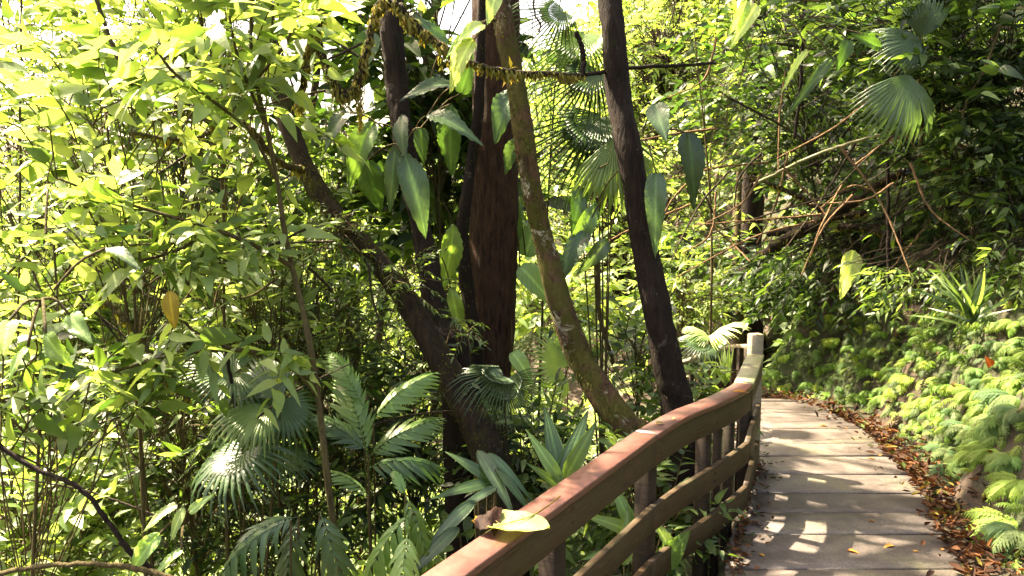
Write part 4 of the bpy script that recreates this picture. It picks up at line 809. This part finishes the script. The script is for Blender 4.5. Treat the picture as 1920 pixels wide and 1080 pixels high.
# thin lianas and stems everywhere
for i, (a, b, c_, d, D, r_, lb) in enumerate([
    (40, -20, 20, 1100, 5.5, 2.2, 'thin vertical liana near the left edge'), (420, 640, 460, 960, 4.6, 4, 'straight dark stem through the grey-green fan palm'), (1665, 300, 1668, 540, 7.4, 3.5, 'dark vertical hanging root above the bank'), (1727, 60, 1725, 285, 6.8, 3, 'brown vertical hanging root beside the pale fan fronds'), (1885, 20, 1800, 240, 6.2, 2.5, 'pale thin liana curving down at the upper right'), (1510, 0, 1490, 260, 8, 3, 'dark hanging liana at the top over the hollow'), (1000, 0, 1010, 60, 6, 2, 'short thin liana beside the top of the curved trunk'), (1120, 480, 1150, 680, 6.6, 4, 'thin straight stem between the curved and dark trunks'), (180, 0, 260, 220, 6, 4, 'slanting brown stem in the bright upper left foliage')]):
    mid = ((a+c_)/2+rng.uniform(-12, 12), (b+d)/2); q3 = ((a*.25+c_*.75)+rng.uniform(-8, 8), b*.25+d*.75)
    branch_thing('liana' if i != 1 else 'thin_sapling', lb, [[(a, b, r_, D), (mid[0], mid[1], r_, D), (q3[0], q3[1], r_, D), (c_, d, r_*.9, D)]], M_BARK_D if i in (1, 2, 5) else M_TWIG, cat='liana' if i != 1 else 'stem', rough=.15)
for i in range(62):
    a, b = rng.uniform(1290, 1900), rng.uniform(-10, 420); L = rng.uniform(100, 330); an = rng.uniform(-.6, 3.2); D = rng.uniform(6.2, 9.5)
    c_, d = a+L*math.cos(an), min(b+L*math.sin(an), 520)
    branch_thing('thin_twig', 'thin bare brown twig tangled in the right-hand thicket', [[(a, b, 2.2, D), ((a+c_)/2+rng.uniform(-25, 25), (b+d)/2+rng.uniform(-25, 25), 1.8, D), (c_, d, 1, D+rng.uniform(-.3, .3))]], M_TWIG_D if i % 3 == 0 else M_DRY, group='twigs in the right-hand thicket', cat='twig')
for i in range(30):
    a, b = rng.uniform(0, 700), rng.uniform(0, 1000); L = rng.uniform(120, 340); an = rng.uniform(-.9, 4); D = rng.uniform(4.0, 6.0)
    branch_thing('thin_twig', 'thin bare brown twig crossing the left-hand foliage', [[(a, b, 2.6, D), (a+L*.5*math.cos(an)+rng.uniform(-15, 15), b+L*.5*math.sin(an)+rng.uniform(-15, 15), 2, D), (a+L*math.cos(an), b+L*math.sin(an), 1.2, D)]], M_TWIG_D if i % 2 else M_TWIG, group='twigs in the left-hand foliage', cat='twig')

# ---- ferns on the bank
def fern_proto(tpls, n, L, col, group, label, rr, parts=True):
    root = empty('fern', (0, 0, 0), label, 'fern', group); allm = MB()
    for i in range(n):
        a = (i-(n-1)/2)/(n/2)*(1.05 if parts else .75)+rr.uniform(-.2, .2)
        d = np.array([-math.cos(a)*.9, math.sin(a)*.8-.25, rr.uniform(-.35, .25)]); mb = MB() if parts else allm
        place(mb, tpls[i % len(tpls)], [0, 0, .01], d, np.array([-.5, -.1, 1])+rr.normal(0, .15, 3), L*rr.uniform(.75, 1.15), rr.uniform(.85, 1.15), cols(1, col, .18, .08, rr))
        if parts: mb.build('frond', M_FERN, root, (0, 0, 0))
    if not parts: allm.build('fronds', M_FERN, root, (0, 0, 0))
    return root
rf = np.random.default_rng(5)
FC = [(.13, .22, .035), (.19, .28, .04), (.10, .17, .045), (.095, .155, .06)]
near = [fern_proto(FERN, 8, .24, FC[k], 'ferns on the near part of the bank', 'feathery green fern drooping from the near part of the earth bank', rf) for k in (0, 2, 3)]
farp = [fern_proto(FERN_S, 5, .21, FC[k], 'ferns on the far part of the bank', 'bright green fern hanging on the far curve of the earth bank', rf, parts=False) for k in (0, 1, 2)]
cnt = {0: 0, 1: 0}
def put(kind, pr, loc, rz, s):
    if cnt[kind] < 3:
        o = pr[cnt[kind]]; o.location = loc; o.rotation_euler.z = rz; o.scale = (s, s, s)
    else: copy_tree(pr[rf.integers(0, 3)], loc, rz, s)
    cnt[kind] += 1
tries = 0; placed = []
while tries < 6000 and len(placed) < 296:
    tries += 1
    Y = rf.uniform(3.0, 10.2); dr = rf.uniform(.30, 1.9 if Y < 7.5 else 1.3)+.06; X = float(xr(Y))+dr
    fwd = Y*cp; u = X/(Y)*F+960
    if u > 1960 or u < 1430: continue
    if 5 < Y < 6.2 and math.sin(Y*5.1+X*4.3)+math.sin(X*7+Y*2.2) > 1.5: continue     # bare earth patches
    s = .72+.28*(Y < 6)
    if any((X-a)**2+(Y-b)**2 < (.135*s)**2 for a, b in placed): continue
    placed.append((X, Y)); dY = float(xr(Y+.3)-xr(Y-.3))/.6
    put(0 if Y < 6.4 else 1, near if Y < 6.4 else farp, (X, Y, float(H(X, Y))+.02), -math.atan(dY)+.55+rf.normal(0, .35), s*rf.uniform(.75, 1.2))
print('ferns', len(placed), cnt)
# creeping small plants on the bank
n = 3000; Y = rng.uniform(3.3, 11, n); X = xr(Y)+rng.uniform(.28, 2.4, n)**1.0; k = (np.sin(Y*5.1+X*4.3)+np.sin(X*7+Y*2.2) < .9) | (Y > 6.4); X, Y = X[k], Y[k]; n = len(X)
mb = MB(); dd = np.stack([rng.normal(-.75, .3, n), rng.normal(-.35, .35, n), rng.normal(-.15, .3, n)], 1); uu = rng.normal(0, .25, (n, 3))+[-.6, -.2, .8]; cc = pal(n, FC+[(.16, .10, .03)], [.3, .25, .2, .2, .05]); LL = rng.uniform(.08, .19, n)
for q in range(2): m_ = (np.arange(n) % 2) == q; place(mb, FERN_S[q], np.stack([X, Y, H(X, Y)+.03], 1)[m_], dd[m_], uu[m_], LL[m_], rng.uniform(.8, 1.2, m_.sum()), cc[m_])
tag(mb.build('fern_growth', M_FERN), 'mass of small single fern fronds streaming down the earth bank', 'ferns', kind='stuff')
n = 9000; Y = rng.uniform(3, 11.5, n); X = xr(Y)+rng.uniform(.26, 2.6, n); k = np.sin(Y*3.1+X*2.3)+np.sin(X*5-Y*2.2)+rng.normal(0, .5, n) > -.1; k |= Y > 6.5; X, Y = X[k], Y[k]; n = len(X)
mb = MB(); place(mb, L_FAR[1], np.stack([X, Y, H(X, Y)+rng.uniform(0, .05, n)], 1), np.array([-.8, -.2, -.2])+rng.normal(0, .5, (n, 3)), np.array([-.6, -.2, .8])+rng.normal(0, .35, (n, 3)), rng.uniform(.025, .07, n), 1, pal(n, [MID, LIME, DARK], [.45, .3, .25]))
tag(mb.build('bank_creepers', M_FERN), 'small creeping leaves and moss covering the earth bank between the ferns', 'ground cover', kind='stuff')

# ---- leaf litter and single fallen leaves
n = 2700; Y = rng.uniform(2.6, 9.5, n); e_ = np.abs(rng.normal(0, .11, n))*np.interp(Y, [5, 8], [1.2, .7]); X = xr(Y)-.06+e_*1.3+.04; X = np.where(rng.uniform(0, 1, n) < .06, X-rng.uniform(0, .25, n), X); k = rng.uniform(0, 1, n) < np.where(Y > 7.6, .45, 1); X, Y = X[k], Y[k]; n = len(X)
zz = np.where(X < xr(Y), .012, H(X, Y)+.03)+rng.uniform(0, .03, n)
mb = MB(); tp = leaf_tpl(4, 1, .5, .45, .9, -.25); 
place(mb, tp, np.stack([X, Y, zz], 1), rng.normal(0, 1, (n, 3))*[1, 1, .25], rng.normal(0, .35, (n, 3))+[0, 0, 1], rng.uniform(.03, .085, n), rng.uniform(.5, 1.1, n), pal(n, [(.12, .050, .022), (.075, .034, .018), (.035, .018, .012), (.21, .09, .03), (.20, .16, .03), (.07, .11, .02)], [.27, .28, .17, .15, .07, .06], .35))
tag(mb.build('leaf_litter', M_DEAD, None, (3, 6, 0)), 'brown and orange dead leaves heaped between the path and the fern bank', 'leaf litter', kind='stuff')
n = 700; Y = rng.uniform(4.2, 8.3, n); X = xl(Y)+rng.exponential(.045, n); mb = MB()
place(mb, tp, np.stack([X, Y, .010+rng.uniform(0, .012, n)], 1), rng.normal(0, 1, (n, 3))*[1, 1, .15], rng.normal(0, .25, (n, 3))+[0, 0, 1], rng.uniform(.02, .055, n), 1, pal(n, [(.09, .04, .02), (.05, .025, .015), (.05, .08, .02), (.18, .07, .02)], None, .3))
tag(mb.build('edge_litter', M_DEAD, None, (2, 6, 0)), 'small leaf debris along the path edge beneath the railing', 'leaf litter', kind='stuff')
def dead_leaf(px, py, L, an, c, label, z=0.0, tpl=None, w=1.0, m=None, name='fallen_leaf'):
    q = G(px, py, z); mb = MB(); place(mb, tpl or leaf_tpl(8, 2, .5, .42, .5, .1, wave=.02), q+[0, 0, .008], [math.cos(an), math.sin(an), .02], [0.1, 0, 1], L, w, cols(1, c, .05, .05))
    tag(mb.build(name, m or M_DEAD, None, q), label, 'leaf')
dead_leaf(1588, 1034, .075, -.5, (.34, .15, .035), 'orange-brown leaf left of the middle of the path near the bottom')
dead_leaf(1675, 1025, .075, 3.4, (.36, .17, .04), 'orange-brown leaf right of the middle of the path near the bottom')
dead_leaf(1640, 980, .05, 2.6, (.16, .09, .03), 'small curled brown leaf alone in the middle of the path')
dead_leaf(1712, 1036, .04, 0, (.4, .2, .06), 'pale orange leaf in the bright sun patch on the path')
dead_leaf(1766, 1034, .045, 1, (.35, .16, .05), 'faded orange leaf close to the right edge of the path')
dead_leaf(1433, 1045, .05, 2.2, (.3, .18, .03), 'small yellow-brown leaf on the path beside the railing')
dead_leaf(1648, 856, .06, .6, (.25, .10, .04), 'brown leaf at the upper sunlit joint of the path')
dead_leaf(1640, 862, .06, 2.6, (.30, .12, .04), 'orange leaf just left of its brown neighbour by the upper joint')
dead_leaf(1550, 800, .08, 2.9, (.22, .09, .03), 'brown leaf lying on the far part of the path')
dead_leaf(1230, 797, .06, .4, (.14, .13, .03), 'small olive leaf on the handrail past the board joint', ZR)
dead_leaf(1262, 788, .03, 1.2, (.4, .25, .08), 'tiny pale leaf on the handrail past the board joint', ZR)
dead_leaf(1098, 868, .012, 1.2, (.5, .4, .3), 'tiny pale speck of leaf on the red handrail', ZR)
dead_leaf(1375, 737, .10, .1, (.40, .22, .06), 'narrow straw-coloured leaf near the corner of the handrail', ZR, w=.3)
dead_leaf(1418, 631, .05, .5, (.28, .06, .02), 'red-brown leaf on top of the pale end post', 1.05)
for k, (px, py) in enumerate(((1690, 920), (1760, 1060), (1815, 1010), (1870, 1000))):
    pass
q = P(1858, 687, 5.15); mb = MB(); place(mb, leaf_tpl(8, 2, .6, .42, .6, .1, wave=.03), q, P(1845, 668, 5.1)-q+[0, 0, .02], [-.4, -1, .4], .10, 1, cols(1, (.45, .13, .02), .05)); tag(mb.build('orange_leaf', M_DEAD, None, q), 'bright orange dead leaf caught on the bank at the right', 'leaf')

# the big fallen leaf on the handrail
def fallen():
    z = ZR+.03; a = G(1005, 962, z); root = empty('large_fallen_leaf', (G(960, 985, ZR)), 'large pale yellow-green fallen leaf with withered brown tip lying across the red handrail', 'leaf')
    # blade outline in picture coordinates laid on a nearly level sheet
    c = G(962, 982, z); rt = G(1029, 984, z); lf = G(893, 976, z); ax = (rt-lf)/2; n = norm(ax[None])[0]; pr = np.array([-n[1], n[0], 0]); L = np.linalg.norm(ax); Wd = np.linalg.norm(G(960, 963, z)-G(960, 1001, z))/2
    V, Q, col = [], [], []; nu, nv = 15, 9
    for i in range(nu):
        s = -.62+1.62*i/(nu-1); hw = Wd*(max(0, 1-abs(s)**2.3))**.55
        for j in range(nv):
            t = -1+2*j/(nv-1)
            p_ = c+n*L*s+pr*hw*t+np.array([0, 0, .012*t*t-.010*s*s+.012*max(0, -s)+.0015*math.cos(12*s+4*abs(t))])
            V.append(p_); k = -.62-.14*math.sin(5*t+1)+.06*math.sin(13*t)
            g = (.22, .26, .125) if s > -.2 else (.21, .235, .07)
            if abs(t) > .85 and t < 0: g = (.22, .215, .02)
            col.append(g)
    Q = [[i*nv+j, i*nv+j+1, (i+1)*nv+j+1, (i+1)*nv+j] for i in range(nu-1) for j in range(nv-1)]
    mb = MB(); mb.add(V, Q, None, np.array(col)); mb.build('blade', M_PALE, root, root.location)
    # rib and petiole
    mb = MB(); e1 = G(912, 990, z+.006); e2 = G(985, 972, z+.008); e3 = G(1010, 960, z+.008); tube(mb, spline([e1, e2, e3], 12), np.linspace(.0012, .0028, 12), 6, (.20, .19, .025))
    for s, t in ((.3, .7), (.5, .8), (.75, .75)):
        for sg in (-1, 1):
            q0 = e3+(e1-e3)*s; q1 = q0+(e1-e3)*.28*t+pr*sg*Wd*.75; q1[2] = q0[2]+.008; tube(mb, spline([q0, (q0+q1)/2, q1], 5), .0007, 4, (.26, .26, .07))
    mb.build('vein', M_PALE, root, root.location)
    mb = MB(); tube(mb, spline([e3, G(1028, 948, z+.006), G(1042, 937, z+.004), G(1050, 930, z+.003)], 12), np.concatenate([np.linspace(.003, .0024, 10), [.003, .0035]]), 6, (.13, .10, .02)); mb.build('stalk', M_PALE, root, root.location)
    # withered tip, crumpled
    rr = np.random.default_rng(8); V = []; nu, nv = 13, 9
    p0 = G(925, 1000, ZR+.005); p1 = G(884, 975, ZR+.03)
    for i in range(nu):
        s = i/(nu-1); 
        for j in range(nv):
            t = -1+2*j/(nv-1); b_ = c+n*L*(-.38-.68*s)+pr*Wd*t*(.95-.45*s)*(1 if t < 0 else .9)
            b_ = b_+np.array([0, 0, .018*math.sin(3.2*s+2*t)+.016*abs(t)*math.sin(6*s)+rr.normal(0, .003)+.006+.02*s*(t > .2)])+n*rr.normal(0, .003)
            V.append(b_)
    mb = MB(); cc = np.tile([[.014, .005, .0025]], (nu*nv, 1))*np.exp(rr.normal(0, .3, (nu*nv, 1))); cc[-nv:] = (.20, .11, .012)
    V = np.array(V); V[:, 2] = np.maximum(V[:, 2], ZR+.004)
    mb.add(V, [[i*nv+j, i*nv+j+1, (i+1)*nv+j+1, (i+1)*nv+j] for i in range(nu-1) for j in range(nv-1)], None, cc); mb.build('withered_tip', M_DEAD, root, root.location)
fallen()
print('objects', len(bpy.data.objects), 'verts', sum(len(m.vertices) for m in bpy.data.meshes))

# ---------------------------------------------------------------- humid air
if HAZE:
    mb = MB(); V = [(x, y, z) for z in (-16, 26) for x, y in ((-62, -10), (62, -10), (62, 92), (-62, 92))]
    mb.add(V, [[3, 2, 1, 0], [4, 5, 6, 7], [0, 1, 5, 4], [1, 2, 6, 5], [2, 3, 7, 6], [3, 0, 4, 7]])
    hm = bpy.data.materials.new('haze'); hm.use_nodes = True; hn = hm.node_tree.nodes; hn.remove(hn['Principled BSDF'])
    pv = hn.new('ShaderNodeVolumePrincipled'); pv.inputs['Color'].default_value = (.95, .97, .88, 1); pv.inputs['Density'].default_value = HAZE; pv.inputs['Anisotropy'].default_value = .35
    hm.node_tree.links.new(pv.outputs[0], hn['Material Output'].inputs['Volume'])
    tag(mb.build('haze', hm, smooth=False), kind='stuff')
    sc.cycles.volume_bounces = 0
